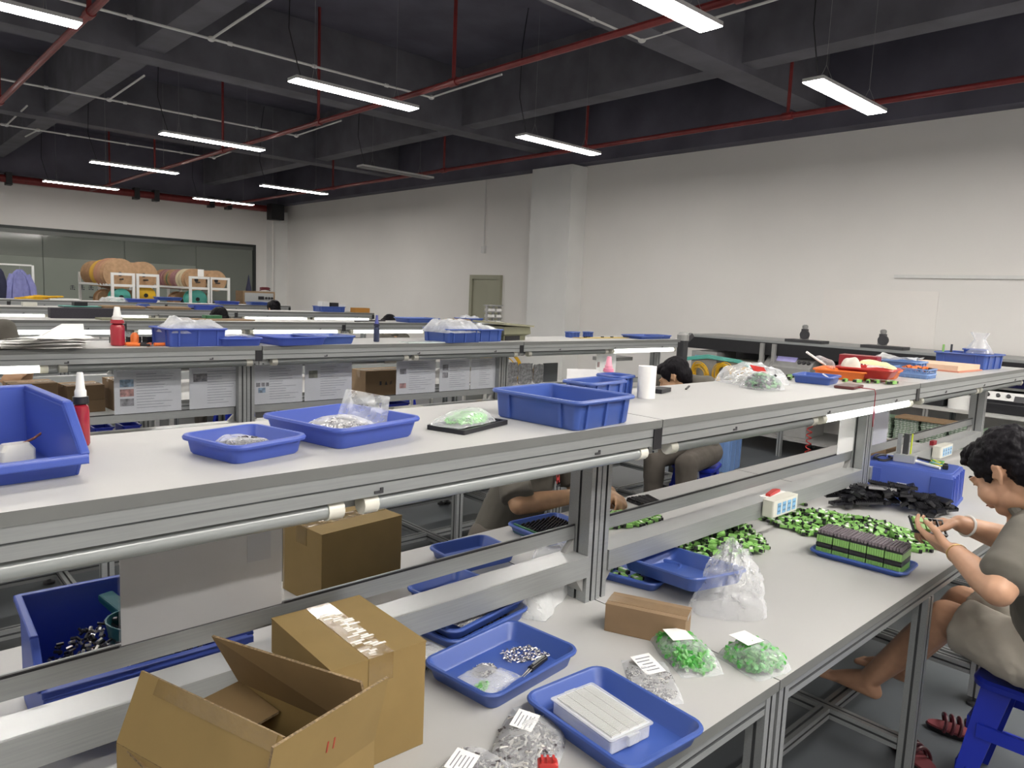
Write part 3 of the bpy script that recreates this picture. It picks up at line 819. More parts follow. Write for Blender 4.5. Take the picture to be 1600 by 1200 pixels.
# trays beside the post
tray('flat blue tray with a few green connectors, under the tipped tray', (1.80, 1.335, Z), radians(14), .235, .25, .030, group=GT)
tray('blue tray tipped over the edge of a flat tray, empty', (1.835, 1.185, Z+.034), 0, .238, .325, .044, group=GT, rot=(radians(-6.0), radians(2), radians(-11)))

# ------------------------------------------------------------------ cartons
tb = carton('taped cardboard carton with shiny tape, between the open carton and the trays', (.685, 1.168, Z), radians(-2), .192, .252, .207, tape='y', tape_w=.05)
carton('closed cardboard carton standing behind the rails under the shelf', (1.032, 1.79, Z), radians(5), .268, .195, .207, tape='x')
sc = MB()
rg = random.Random(4)
for i in range(26):
    sc.cbox((rg.uniform(-.018, .022), -.11 + .19*i/25, .2079), (rg.uniform(.012, .03), .006, .0004))
sc.build('tape_sheen_strip', mat('painted_tape_sheen', (.80,.76,.68), .25), tb, smooth=False)  # white bars put the tape's shiny streak into colour

oc = thing('open_carton', 'open cardboard carton with raised flaps at the bottom of the picture', 'box', (0, 0, Z))
OL, OF, OR_, OB = Vector((.26, 1.06, 0)), Vector((.345, .79, 0)), Vector((.54, .842, 0)), Vector((.455, 1.112, 0))
HB = .205
def wallq(a, b, nm):
    up = Vector((0, 0, HB)); flap(oc, nm, a, b, up, CARD)
wallq(OL, OF, 'box_wall'); wallq(OF, OR_, 'box_wall'); wallq(OR_, OB, 'box_wall'); wallq(OB, OL, 'box_wall')
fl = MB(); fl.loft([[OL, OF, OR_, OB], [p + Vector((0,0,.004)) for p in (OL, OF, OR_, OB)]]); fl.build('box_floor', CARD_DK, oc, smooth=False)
up = Vector((0, 0, HB))
flap(oc, 'front_flap', OL+up, OF+up, (.034, .0, .095), CARD)
flap(oc, 'side_flap', OF+up, OR_+up, (.012, -.014, .098), CARD)
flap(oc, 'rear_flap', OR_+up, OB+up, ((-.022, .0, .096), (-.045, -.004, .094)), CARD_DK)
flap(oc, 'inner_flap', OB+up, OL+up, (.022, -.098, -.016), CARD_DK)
# brown tape strip along the raised front flap and the red hand-written strokes on the side flap
a = OL+up+Vector((.034, 0, .095)); b = OF+up+Vector((.034, 0, .095)); dn = Vector((-.034, 0, -.095)).normalized(); nn = (b-a).cross(dn).normalized()
if nn.x > 0: nn = -nn
tp = MB(); q = [a+(b-a)*.14, a+(b-a)*.97, a+(b-a)*.97+dn*.022, a+(b-a)*.14+dn*.022]
tp.loft([[p+nn*.0024 for p in q], [p+nn*.0029 for p in q]]); tp.build('packing_tape', TAPE, oc, smooth=False)
a = OF+up; b = OR_+up; ex = (b-a).normalized(); ez = Vector((.012, -.014, .098)).normalized(); ny = ex.cross(ez).normalized()
M = Matrix((ex, ez, ny)).transposed().to_4x4(); M.translation = a + (b-a)*.52 + ez*.045 + ny*.0024
text_mesh('11', .024, 'red_number', mat('red_marker', (.40,.05,.03), .7), oc, M)

# ------------------------------------------------------------------ green connectors
def connector_mesh(kind):
    m = MB()
    if kind == 0:
        m.box((-.017, -.0065, -.006), (.012, .0065, .006), 0); m.box((-.012, -.0075, -.0035), (.004, .0075, .0035), 0); m.box((-.006, -.004, .006), (.006, .004, .008), 0)
        m.box((.012, -.0055, -.005), (.023, .0055, .005), 1); m.box((-.021, -.0045, -.004), (-.017, .0045, .004), 1)
    else:
        m.box((-.015, -.007, -.006), (.015, .007, .006), 0); m.box((-.008, -.008, -.003), (.008, .008, .003), 0)
        m.box((.015, -.006, -.005), (.022, .006, .005), 1); m.box((-.024, -.006, -.005), (-.015, .006, .005), 1)
        m.box((-.012, -.0045, .006), (.002, .0045, .0072), 2)
    return m
CM = [connector_mesh(0), connector_mesh(1)]
CMESH = [CM[0].mesh('connector', [GREEN, BLACK, WHITEP], smooth=False), CM[1].mesh('connector', [GREEN, BLACK, WHITEP], smooth=False)]
rest = MB()
def connector(loc, rot, label, group):
    o = bpy.data.objects.new('connector', CMESH[RND.random() < .4]); COL.objects.link(o)
    o.location = loc; o.rotation_euler = rot
    tag(o, label, 'connector', group)
def heap(cx, cy, rx, ry, rot, h, n_top, n_rest, label, group, gap=.0175, seed=1):
    """a mound of connectors on the tabletop: the upper ones are objects, those underneath go into the rest"""
    rg = random.Random(seed)
    R = Matrix.Rotation(rot, 3, 'Z')
    def height(u, v):
        q = u*u + v*v
        return h*max(0, 1 - q)**.8 * (.75 + .5*noise.noise(Vector((u*2+seed, v*2, 0))))
    pts = []; tries = 0
    while len(pts) < n_top and tries < 60000:
        tries += 1
        u, v = rg.uniform(-1.05, 1.05), rg.uniform(-1.05, 1.05)
        if u*u + v*v > 1.0 + .12*noise.noise(Vector((u*3, v*3, seed*2.0))): continue
        p = R @ Vector((u*rx, v*ry, 0)); x, y = cx + p.x, cy + p.y
        g = gap * (.8 if tries > 20000 else 1)
        if any((x-a)**2 + (y-b)**2 < g*g for a, b in pts): continue
        pts.append((x, y))
        z = height(u, v)
        t = .55 if z > .012 else .06
        connector((x, y, TOP + .0076 + z), (rg.uniform(-t, t)*1.2, rg.uniform(-t, t)*.6, rg.uniform(0, 2*pi)), label, group)
    for _ in range(n_rest):
        u, v = rg.uniform(-.95, .95), rg.uniform(-.95, .95)
        if u*u + v*v > .9: continue
        p = R @ Vector((u*rx, v*ry, 0)); z = height(u, v)*rg.random()*.85
        t = .5 if z > .012 else .05
        M = Matrix.Translation((cx+p.x, cy+p.y, TOP+.0076+z)) @ Matrix.Rotation(rg.uniform(0, 2*pi), 4, 'Z') @ Matrix.Rotation(rg.uniform(-t, t), 4, 'X') @ Matrix.Rotation(rg.uniform(-t, t)*.6, 4, 'Y')
        src = CM[rg.random() < .4]; k = len(rest.v)
        rest.v += [M @ p_ for p_ in src.v]; rest.f += [[i+k for i in f] for f in src.f]; rest.m += src.m
heap(2.83, 1.12, .31, .175, radians(108), .046, 165, 330, 'green and black connector in the big heap in front of the seated woman', 'connectors heaped in front of the woman', seed=3)
heap(2.285, 1.345, .215, .165, radians(20), .082, 85, 300, 'green and black connector in the heap behind the tipped blue tray', 'connectors heaped behind the tipped tray', seed=5)
heap(2.215, 1.70, .17, .08, radians(-12), .022, 34, 40, 'green and black connector in the small heap in front of the bowed worker', 'connectors heaped in front of the bowed worker', seed=7)
for (x, y, a) in ((3.02, 1.42, .3), (2.94, 1.40, 1.9), (2.99, 1.455, 2.6), (3.05, 1.39, 1.2)):
    connector((x, y, TOP+.0078), (0, 0, a), 'green and black connector strayed from the big heap towards the power strip', 'connectors strayed towards the power strip')
for (x, y, a) in ((1.735, 1.38, .35), (1.735, 1.325, 1.1), (1.715, 1.345, .2), (1.79, 1.405, .5), (1.77, 1.355, 1.5), (1.76, 1.30, .1), (1.75, 1.285, -.3)):
    connector((x, y, TOP+.0122), (0, 0, a), 'green and black connector lying in the flat blue tray', 'connectors in the flat blue tray')
o = rest.build('buried_connectors', [GREEN, BLACK, WHITEP], smooth=False)
tag(o, 'connectors buried deep inside the green heaps', 'connectors', kind='stuff')

# ------------------------------------------------------------------ blue tray with five filled racks
tray('small blue tray carrying five filled connector racks', (2.535, .93, TOP), radians(4), .165, .315, .022, group=GT, r=.02)
def make_rack():
    t = thing('connector_rack', '', 'rack', (0,0,0), 0, 'filled connector racks in one tray')
    for z0 in (.001, .037):
        lo = MB()
        for i in range(7): lo.box((-.052, -.0255+.0074*i, z0), (.052, -.0255+.0074*i+.0066, z0+.020))
        lo.build('green_row', GREEN, t, smooth=False)
    MB().box((-.050, -.026, .0212), (.050, .026, .0368)).build('holder', BLACK, t, smooth=False)
    MB().box((-.0535, -.0262, .0265), (-.0500, .0262, .034)).build('holder_lip', BLACK_SH, t, smooth=False)
    tp = MB(); tp.box((-.051, -.026, .0572), (.051, .026, .063))
    for i in range(5):
        for j in range(8): tp.cbox((-.0445+.0127*j, -.0205+.01025*i, .0675), (.0085, .0072, .009), 1)
    tp.build('cap_row', [BLACK, mat('grey_caps', (.20,.17,.19), .4)], t, smooth=False)
    return t
rk = make_rack(); rk.scale = (1, 1, 1.2)
lbs = ['end connector rack of the five, nearest the big green heap', 'second connector rack from the heap end of the tray', 'middle connector rack of five in the small tray',
       'fourth connector rack from the heap end of the tray', 'end connector rack of the five, nearest the table edge']
for i in range(5):
    c = Vector((2.530, .93, TOP+.0045)) + Matrix.Rotation(radians(4), 3, 'Z') @ Vector((0, .112 - .0552*i, 0))
    if i == 0: rk.location = c; rk.rotation_euler.z = radians(4); rk['label'] = lbs[0]
    else: dup(rk, c, radians(4), lbs[i], scale=(1, 1, 1.2))

# ------------------------------------------------------------------ heap of black comb strips
def comb_mesh(L=.115, w=.030, n=12):
    m = MB()
    for s in (-1, 0, 1): m.box((-L/2, s*w/2-.0014, 0), (L/2, s*w/2+.0014, .011))
    for i in range(n+1): m.box((-L/2+(L-.0026)*i/n, -w/2, .002), (-L/2+(L-.0026)*i/n+.0026, w/2, .015))
    return m.mesh('comb_strip', BLACK_SH, smooth=False)
CB = comb_mesh(); rg = random.Random(12)
for i in range(74):
    u = rg.uniform(-1, 1); v = rg.uniform(-1, 1)
    p = Matrix.Rotation(radians(-58), 3, 'Z') @ Vector((u*.22, v*.085, 0))
    z = .085*max(0, 1-u*u*.7-v*v*.7)*rg.uniform(.0, 1)
    o = bpy.data.objects.new('comb_strip', CB); COL.objects.link(o)
    o.location = (3.34+p.x, 1.135+p.y, TOP+.006+z+.012)
    o.rotation_euler = (rg.uniform(-.8, .8) if z > .02 else rg.uniform(-.25, .25), rg.uniform(-.14, .14), rg.choice((radians(25), radians(-15), radians(60), radians(-50))) + rg.uniform(-.4, .4))
    tag(o, 'black plastic comb strip in the heap before the blue crate', 'comb strip', 'comb strips heaped before the blue crate')

# ------------------------------------------------------------------ blue crate (upside down) with things on it
cr = thing('blue_crate', 'blue plastic crate with a small white label, turned upside down', 'crate', (3.64, 1.16, TOP), radians(8))
cw, cd, ch = .27, .39, .155
bd = MB(); bd.loft([rrect(cw+.012, cd+.012, .012, 0), rrect(cw+.012, cd+.012, .012, .012), rrect(cw, cd, .01, .014), rrect(cw-.012, cd-.012, .01, ch-.006), rrect(cw-.02, cd-.02, .01, ch)])
bd.build('crate_body', BLUE_LT, cr)
for s in (-1, 1):
    for (a, b) in ((-.19, -.10), (.10, .19)):
        MB().box((s*cw/2 - (.004 if s > 0 else .002), a, .012), (s*cw/2 + (.002 if s > 0 else .004), b, ch-.018)).build('side_panel', BLUE_LT, cr, smooth=False, bevel=.002)
    for x in (-.125, -.07, -.035, .035, .07, .125):
        MB().box((x-.003, s*cd/2 - (.006 if s > 0 else .001), .004), (x+.003, s*cd/2 + (.001 if s > 0 else .006), ch-.012)).build('rib', BLUE_LT, cr, smooth=False)
MB().loft([rrect(cw-.03, cd-.03, .02, ch), rrect(cw-.036, cd-.036, .02, ch+.004)]).build('foot_rim', BLUE_LT, cr)
lb = MB().box((-cw/2-.0035, -.035, .06), (-cw/2-.002, .03, .085)).build('paper_label', PAPER, cr, smooth=False)
lb['label'] = 'small white sticker'
tx = MB()
for i in range(4): tx.box((-cw/2-.0042, .014-.012*i-.009, .069), (-cw/2-.0036, .014-.012*i, .077))
tx.build('printed_word', INK, lb, smooth=False)
zt = TOP + ch + .0045
st = thing('clamp_stand', 'aluminium block with an upright bar standing on the upturned blue crate', 'stand', (3.63, 1.19, zt), radians(8))
MB().box((-.028, -.045, 0), (.028, .045, .036)).build('block', ALU_LT, st, smooth=False, bevel=.002)
MB().box((.0, -.008, .036), (.02, .014, .13)).build('upright_bar', MACH_DK, st, smooth=False)
MB().box((-.02, .02, .036), (.0, .036, .13)).build('side_bar', ALU, st, smooth=False)
MB().tube([(.022, -.016, .037), (.022, -.017, .132)], .0035, 8).build('yellow_wire', mat('lime_wire', (.55,.65,.03), .4), st)
cc = MB()
cc.tube([(-.04+.07*cos(a), .1+.035*sin(a), .006+.003*sin(3*a)) for a in [i*.35 for i in range(18)]], .006, 6)
cc.tube([(.02, .05, .005), (.06, -.03, .012), (.05, -.11, .006), (.03, -.155, .006)], .006, 6)
place(cc, 'black_cable', BLACK, 'thick black cable looped round the aluminium block on the crate', 'cable', (3.66, 1.185, zt), radians(8))
cc = MB()
for i in range(5): cc.tube([(.02*cos(a+i)+.004*i, .028*sin(a*1.1+i), .004+.004*i+.003*sin(2*a)) for a in [q*.5 for q in range(14)]], .0028, 6, i % 3)
place(cc, 'thin_wires', [mat('wire_yellow', (.7,.6,.05), .45), GREEN_CAP, mat('wire_blue', (.2,.45,.6), .45)], 'tangle of thin yellow and green wires on the blue crate', 'wires', (3.67, 1.07, zt), 0)
place(MB().tube([(0, -.07, .006), (0, .05, .012)], .007, 8), 'white_sleeve', WHITEP, 'white cable sleeve lying across the blue crate', 'sleeve', (3.62, 1.10, zt), radians(-15))
place(MB().cbox((0, 0, .009), (.03, .022, .018)), 'black_plug', BLACK, 'small black plug near the edge of the blue crate', 'plug', (3.63, 1.02, zt), radians(20), bevel=.003)

# ------------------------------------------------------------------ power strips on the trunking
def strip_(x, label, y=1.271, L=.19):
    t = thing('power_strip', label, 'power strip', (x, y, .868), 0, 'white power strips on the trunking')
    MB().box((-L/2, -.045, -.032), (L/2, 0, .032)).build('strip_body', IVORY, t, smooth=False, bevel=.006)
    for i in range(4):
        s = MB().box((-L/2+.03+.038*i, -.0462, -.021), (-L/2+.056+.038*i, -.0452, .021)).build('socket', SOCKET, t, smooth=False)
        h = MB()
        for dz in (-.01, .008):
            for dx in (-.006, .004): h.box((-L/2+.043+.038*i+dx-.001, -.0468, dz-.003), (-L/2+.043+.038*i+dx+.002, -.0463, dz+.004))
        h.build('contact_slots', INK_DK, s, smooth=False)
    MB().tube([(L/2, -.02, 0), (L/2+.03, -.02, -.002)], .005, 8).build('cord_grip', BLACK, t)
    return t
strip_(2.555, 'white power strip with four blue sockets above the big green heap')
strip_(4.36, 'white power strip on the trunking behind the blue crate')
place(MB().prism([(-.055, 0), (.055, 0), (.055, .012), (.01, .018), (-.055, .012)], -.009, .009, 'y'), 'red_cutter', RED, 'red snap-blade cutter on the trunking behind the power strip', 'cutter', (2.60, 1.303, .8885), radians(8), bevel=.002)
place(MB().box((-.075, -.018, 0), (.075, .018, .003)), 'paper_slip', PAPER, 'white paper slip under the red cutter on the trunking', 'paper', (2.60, 1.303, .8881), radians(2), smooth=False)
place(MB().cbox((0, 0, .012), (.05, .02, .024)), 'dark_red_plug', DKRED, 'dark red plug on the trunking above the second power strip', 'plug', (4.37, 1.30, .8885), 0)

# ------------------------------------------------------------------ far half of bench 1
tray('empty blue tray with a scrap of white film beyond the trunking', (1.475, 1.735, TOP), radians(-4), .235, .205, .036, group=GT)
place(ruffled_sheet(.10, .09, 41, amp=.012), 'film_scrap', FILM_M, 'scrap of white film in the empty blue tray beyond the trunking', 'film', (1.535, 1.71, TOP+.0065), radians(10))
tray('blue tray tucked against the closed carton beyond the trunking', (1.24, 1.56, TOP), radians(8), .22, .15, .034, group=GT)
tray('blue tray of black strips in front of the bowed worker', (1.865, 1.76, TOP), radians(-3), .255, .235, .034, group=GT)
SB = MB(); SB.box((-.012, -.095, 0), (.012, .095, .012))
for i in range(14): SB.box((-.011, -.09+.0134*i, .012), (.011, -.09+.0134*i+.006, .019))
SBM = SB.mesh('black_strip', BLACK_SH, smooth=False)
for i in range(8):
    o = bpy.data.objects.new('black_strip', SBM); COL.objects.link(o)
    o.location = (1.775 + .0262*i, 1.76, TOP+.0055); o.rotation_euler = (0, radians(-14), radians(-3))
    o.location.z += .003; o.scale = (.72, 1, 1)
    tag(o, 'black toothed strip lined up in the blue tray before the bowed worker', 'strip', 'black strips lined up in the tray')
place(MB().box((-.004, -.09, 0), (.004, .09, .03)), 'green_divider', GREEN_DK, 'dark green divider at the end of the row of black strips', 'divider', (1.757, 1.76, TOP+.0055), radians(-3), smooth=False)
for i in range(6):
    o = bpy.data.objects.new('black_strip', SBM); COL.objects.link(o); o.scale = (.7, .62, .9)
    o.location = (2.44 + .0178*i, 1.815 - .003*i, TOP+.0005 + .001*(i % 2)); o.rotation_euler = (0, 0, radians(-8 - 3*i))
    tag(o, 'short black toothed strip in the bundle past the post', 'strip', 'short black strips past the post')
place(pillow(.16, .10, .07, 44, crump=.016), 'plastic_bag', FILM, 'clear bag leaning on the tray of black strips behind the rail', 'bag', (1.70, 1.60, TOP+.001), radians(30))

# hopper bin on the tabletop behind the hanging sheet, black parts and a teal scoop in it
hopper_bin('tall light blue bin of metal parts behind the hanging sheet', (.415, 1.535, TOP), radians(-2), .36, .27, .208, BLUE_LT, lip=.62, t=.005)
place(pins_mb(1500, .30, .235, .165, 47, L=.015, r=.0034, mis=3, flat=.9), 'metal_parts', [STEEL_DK, STEEL, BLACK], 'dark metal parts heaped in the light blue bin', 'parts', (.40, 1.535, TOP+.006), 0, kind='stuff')
sp = thing('scoop', 'dark teal plastic scoop stuck into the bin of metal parts', 'scoop', (.425, 1.50, TOP+.095), radians(-45))
s_ = MB(); s_.loft([[(.075*cos(a)*k, .055*sin(a)*k - .0, z) for a in [pi*2*i/20 for i in range(20)]] for k, z in ((.6, 0), (.9, .03), (1.05, .085), (1.0, .085), (.85, .032), (.55, .005))], 0)
s_.build('scoop_bowl', TEAL, sp)
MB().prism([(.04, .055), (.15, .085), (.15, .10), (.04, .08)], -.016, .016, 'y', M=Matrix.Rotation(radians(150), 4, 'Z')).build('scoop_handle', TEAL, sp, smooth=False, bevel=.004)

# ------------------------------------------------------------------ things on the shelf of bench 1
S = SHELF + .0003
GS = 'blue trays and bins on the near shelf'
hopper_bin('large light blue hopper bin on the near shelf beside the red bottle', (.07, 1.335, S), radians(6), .36, .26, .105, BLUE_LT, lip=.26, t=.006)
for (x, y, a, lb) in ((.20, 1.375, .2, 'white clip-topped part in the large hopper bin, nearer the red bottle'), (.125, 1.36, -.3, 'white clip-topped part in the large hopper bin, farther from the red bottle')):
    w = thing('white_part', lb, 'part', (x, y, S+.006), a, 'white parts in the hopper bin')
    MB().loft([rrect(.05, .034, .008, 0), rrect(.05, .034, .008, .016), rrect(.036, .022, .006, .026)]).build('cap_body', IVORY, w)
    MB().tube([(.01, 0, .024), (.03, .01, .028), (.05, .012, .040)], .002, 6).build('thin_wire', mat('brown_wire', (.25,.10,.06), .5), w)

def spray_bottle(label, loc, liq, capm, nozm, h, r, name='spray_bottle', rz=0.0, tall=True):
    t = thing(name, label, 'bottle', loc, rz)
    MB().lathe([(r*.85, 0), (r, .004), (r, h*.48), (r*.9, h*.54), (r*.55, h*.575)], 24).build('bottle_body', liq, t)
    MB().lathe([(r*.92, h*.575), (r*.98, h*.585), (r*.92, h*.67), (r*.86, h*.675)], 24).build('screw_collar', capm, t)
    MB().lathe([(r*.70, h*.675), (r*.70, h*.75), (r*.64, h*.76), (r*.56, h*.78), (r*.40, h*.985), (r*.34, h)], 20).build('nozzle_cap', nozm, t)
    return t
spray_bottle('red liquid bottle with black collar and white cap beside the large hopper bin', (.313, 1.465, S), LIQRED, BLACK, WHITEP, .132, .0135)
tray('blue tray with a small silver pin bag, on the near shelf beside the hopper bin', (.527, 1.262, S), radians(14), .165, .165, .034, BLUE_LT, GS, r=.018)
place(pillow(.10, .075, .026, 51, crump=.010), 'parts_bag', FILM, 'small clear bag of dark pins in the smaller shelf tray', 'bag', (.525, 1.265, S+.005), radians(10))
place(pins_mb(360, .085, .06, .022, 52, L=.010, r=.0018, mis=2), 'dark_pins', [STEEL_DK, BLACK], 'dark pins inside the small bag on the shelf tray', 'pins', (.525, 1.265, S+.0055), radians(10), kind='stuff')
place(MB().tube([(-.008, 0, .005), (.008, 0, .005)], .004, 8), 'loose_cap', STEEL_DK, 'single dark pin lying loose beside the small bag in the shelf tray', 'pin', (.583, 1.262, S+.0045), 1.0)
tray('larger blue tray with an open clear bag, on the near shelf', (.755, 1.318, S), radians(12), .235, .245, .042, BLUE_LT, GS, r=.02)
place(pillow(.15, .11, .036, 53, crump=.010), 'parts_bag', FILM, 'clear bag of silver parts lying in the larger shelf tray', 'bag', (.745, 1.31, S+.0055), radians(20))
place(pins_mb(700, .13, .09, .032, 54, L=.012, r=.0022, mis=2), 'silver_parts', [STEEL, STEEL_DK], 'silver parts inside the bag in the larger shelf tray', 'parts', (.74, 1.31, S+.006), radians(20), kind='stuff')
m = MB(); n = 16; vs = []
for i in range(n+1):
    for j in range(n+1):
        u = i/n*2-1; v = j/n
        vs.append((u*.055*(1-.15*v) + .02*v, .03*v + .012*noise.noise(Vector((u*3, v*3, 2))), v*.072*(1-.12*u)))
m.add(vs, [(a*(n+1)+b, (a+1)*(n+1)+b, (a+1)*(n+1)+b+1, a*(n+1)+b+1) for a in range(n) for b in range(n)])
place(m, 'bag_mouth', FILM_M, 'milky open end of a clear bag standing up in the larger shelf tray', 'bag', (.80, 1.325, S+.008), radians(-25))
bpz = thing('black_tray', 'flat black tray under a bag of green caps on the near shelf', 'tray', (1.045, 1.262, S), radians(17))
MB().loft([rrect(.185, .10, .004, 0), rrect(.185, .10, .004, .010), rrect(.168, .084, .003, .010), rrect(.168, .084, .003, .004)]).build('tray_body', BLACK, bpz, smooth=False)
for i in range(3): MB().box((.05, -.03+.025*i, .004), (.085, -.027+.025*i, .0095)).build('divider', BLACK, bpz, smooth=False)
b = thing('cap_bag', 'clear bag of pale green caps lying on the flat black tray', 'bag', (1.03, 1.262, S+.010), radians(16), 'clear bags of green caps')
pillow(.155, .085, .026, 56, crump=.010).build('bag_film', FILM, b)
place(pins_mb(240, .115, .065, .023, 57, L=.014, r=.003, sides=6), 'green_caps', mat('pale_green_caps', (.22,.60,.16), .4, var=.2), 'pale green caps inside the bag on the flat black tray', 'caps', (1.04, 1.262, S+.0105), radians(16), kind='stuff')

ribbed_bin('big blue ribbed bin in the middle of the near shelf', (1.315, 1.225, S), radians(5), .245, .285, .070, BLUE, GS, flare=.06)
for q in range(4):
    place(MB().lathe([(.004, 0), (.004, .03), (.0015, .034)], 8), 'silver_pin', STEEL, 'silver pin poking up inside the big blue ribbed bin', 'pin', (1.31+.03*(q % 2), 1.20+.02*q, S+.005), rot=(.5*(q-1.5), .6, 0), group='pins in the big ribbed bin')
ribbed_bin('low blue bin behind the big ribbed bin on the near shelf', (1.655, 1.415, S), radians(5), .20, .12, .062, BLUE, GS, flare=.08)
ribbed_bin('rearmost blue bin beside the paper roll on the near shelf', (1.80, 1.455, S), radians(5), .105, .105, .068, BLUE, GS, flare=.10, nd=2)
pr = thing('paper_roll', 'upright white paper roll standing on the near shelf', 'roll', (1.855, 1.375, S))
MB().lathe([(.028, 0), (.028, .100), (.010, .100), (.010, .094)], 28).build('roll_body', PAPER, pr)
place(MB().cbox((0,0,.007), (.09, .045, .014)), 'flat_black_case', BLACK, 'flat black case lying just past the white paper roll', 'case', (2.02, 1.44, S), radians(15), bevel=.002)
pb = spray_bottle('small clear bottle with a pink pump top at the back of the near shelf', (1.835, 1.515, S), FILM_M, mat('pink_plastic', (.75,.25,.36), .4), mat('pink_nozzle', (.80,.33,.42), .4), .118, .018)
m = MB(); m.loft([[(0,-.10,0),(.0015,-.10,0),(.0015,.10,0),(0,.10,0)], [(0,-.0,.075),(.0015,-.0,.075),(.0015,.10,.075),(0,.10,.075)]])
place(m, 'paper_sheet', PAPER, 'white paper standing folded behind the upright paper roll', 'paper', (1.80, 1.535, S), radians(60), smooth=False)
place(MB().bar((-.02, 0, .003), (.025, 0, .010), .006, .004), 'black_clip', BLACK, 'tiny black clip alone on the bare part of the near shelf', 'clip', (2.18, 1.44, S), radians(20))
place(MB().lathe([(.0025, 0), (.004, .006), (.0012, .007), (.0012, .026)], 8), 'upright_pin', STEEL_DK, 'single pin standing on the shelf seam beside the big ribbed bin', 'pin', (1.515, 1.19, S))
place(pillow(.25, .16, .075, 61, crump=.020), 'plastic_bag', FILM, 'large crinkled clear bag of white tubes on the near shelf', 'bag', (2.62, 1.44, S), radians(-20))
place(pins_mb(90, .19, .11, .055, 62, L=.06, r=.003, mis=1), 'white_tubes', WHITEP, 'white tubes inside the large crinkled bag on the near shelf', 'tubes', (2.62, 1.44, S+.001), radians(-20), kind='stuff')
place(pillow(.135, .115, .058, 63, crump=.014), 'connector_bag', FILM, 'clear bag of green and black connectors under a red sticker', 'bag', (2.49, 1.325, S), radians(-10))
place(pins_mb(210, .115, .095, .050, 64, L=.024, r=.0055, sides=4, mis=3), 'bagged_connectors', [GREEN_DK, mat('dull_green', (.12,.34,.12), .45, var=.2), BLACK], 'green and black connectors inside the red-stickered bag', 'connectors', (2.49, 1.325, S+.001), radians(-10), kind='stuff')
place(MB().cbox((0,0,0), (.072, .030, .002)), 'red_sticker', RED, 'red paper sticker on top of the bag of green and black connectors', 'sticker', (2.49, 1.345, S+.070), rot=(.7, .15, radians(-15)), smooth=False)
tray('dark blue tray with one white stick on the near shelf', (2.93, 1.325, S), radians(10), .17, .16, .034, BLUE, GS, r=.012)
place(MB().tube([(-.035, 0, .012), (.035, 0, .03)], .003, 6), 'white_stick', WHITEP, 'thin white stick leaning in the dark blue shelf tray', 'stick', (2.95, 1.29, S+.005), radians(55))
for i, (x, y, a) in enumerate(((2.93, 1.44, .2), (3.02, 1.435, .5), (3.07, 1.40, -.2), (3.10, 1.37, .4), (3.10, 1.28, .1), (3.13, 1.24, -.3), (3.16, 1.21, .3), (3.19, 1.185, .0), (3.21, 1.15, .5), (3.235, 1.135, -.2), (3.0, 1.47, 1.2))):
    connector((x, y, S+.0078), (0, 0, a), 'green and black connector lying in front of the red tray on the near shelf', 'connectors before the red tray')
ph = thing('phone', 'dark red phone with a hanging strap at the edge of the near shelf', 'phone', (2.885, 1.175, S), radians(8))
MB().loft([rrect(.145, .07, .008, 0), rrect(.15, .075, .01, .003), rrect(.15, .075, .01, .009), rrect(.145, .07, .008, .011)]).build('phone_case', mat('maroon_case', (.09,.018,.018), .4), ph)
MB().loft([rrect(.138, .064, .006, .011), rrect(.138, .064, .006, .0116)]).build('screen', mat('dark_glass', (.10,.085,.085), .3), ph)  # grey of the screen's reflection put into its base colour
st_ = MB(); st_.tube([(-.01, -.037, .006), (-.005, -.094, .004), (-.004, -.0985, -.01), (-.003, -.0985, -.06), (-.004, -.0985, -.09), (.001, -.099, -.14)], .0018, 6); st_.build('strap', DKRED, ph)
MB().cbox((0, -.099, -.095), (.012, .006, .03)).build('strap_charm', mat('wine', (.22,.05,.08), .5), ph, bevel=.002)
tray('orange plastic tray under and behind the red tray', (3.27, 1.36, S), radians(12), .24, .22, .042, ORANGE, 'red and orange trays on the near shelf', r=.015)
tray('red plastic tray heaped with packets, at the edge of the near shelf', (3.29, 1.265, S+.016), radians(10), .21, .235, .042, RED, 'red and orange trays on the near shelf', r=.02, flare=.16)
tray('small orange tray beside the pale blue basket', (3.50, 1.285, S), radians(10), .15, .16, .040, ORANGE, 'red and orange trays on the near shelf', r=.02, flare=.16)
place(pillow(.10, .07, .04, 66, crump=.010), 'white_packet', mat('cream_packet', (.62,.58,.50), .5, var=.1), 'cream padded packet lying on the red tray', 'packet', (3.24, 1.32, S+.052), radians(30))
place(pillow(.16, .045, .022, 67, crump=.006), 'yellow_packet', mat('pale_yellow_packet', (.66,.62,.34), .5), 'long pale yellow packet lying across the red tray', 'packet', (3.33, 1.24, S+.060), rot=(0, .15, radians(-60)))
place(ruffled_sheet(.12, .08, 68, amp=.012), 'white_film', FILM_M, 'crumpled white film over the corner of the red tray', 'film', (3.27, 1.22, S+.058), radians(15))
place(pillow(.07, .10, .03, 69, crump=.010), 'zip_bag', FILM, 'clear zip bag leaning up behind the red tray', 'bag', (3.22, 1.43, S+.055), rot=(.5, .2, radians(20)))
place(MB().tube([(-.05, 0, 0), (.05, 0, .055)], .005, 8), 'white_stick', WHITEP, 'white stick rising from behind the clear zip bag', 'stick', (3.16, 1.44, S+.055), radians(150))
cbx = thing('red_box', 'dark red box with a white square emblem behind the orange tray', 'box', (3.66, 1.45, S), radians(8))
MB().cbox((0, 0, .042), (.10, .17, .084)).build('box_body', DKRED, cbx, smooth=False, bevel=.003)
e_ = MB()
for (a, b, c, d) in ((-.018,.030,.018,.036), (-.018,.048,.018,.054), (-.018,.030,-.012,.054), (.012,.030,.018,.054), (-.003,.036,.003,.048)): e_.box((-.0512, a-.03, b), (-.0502, c-.03, d))
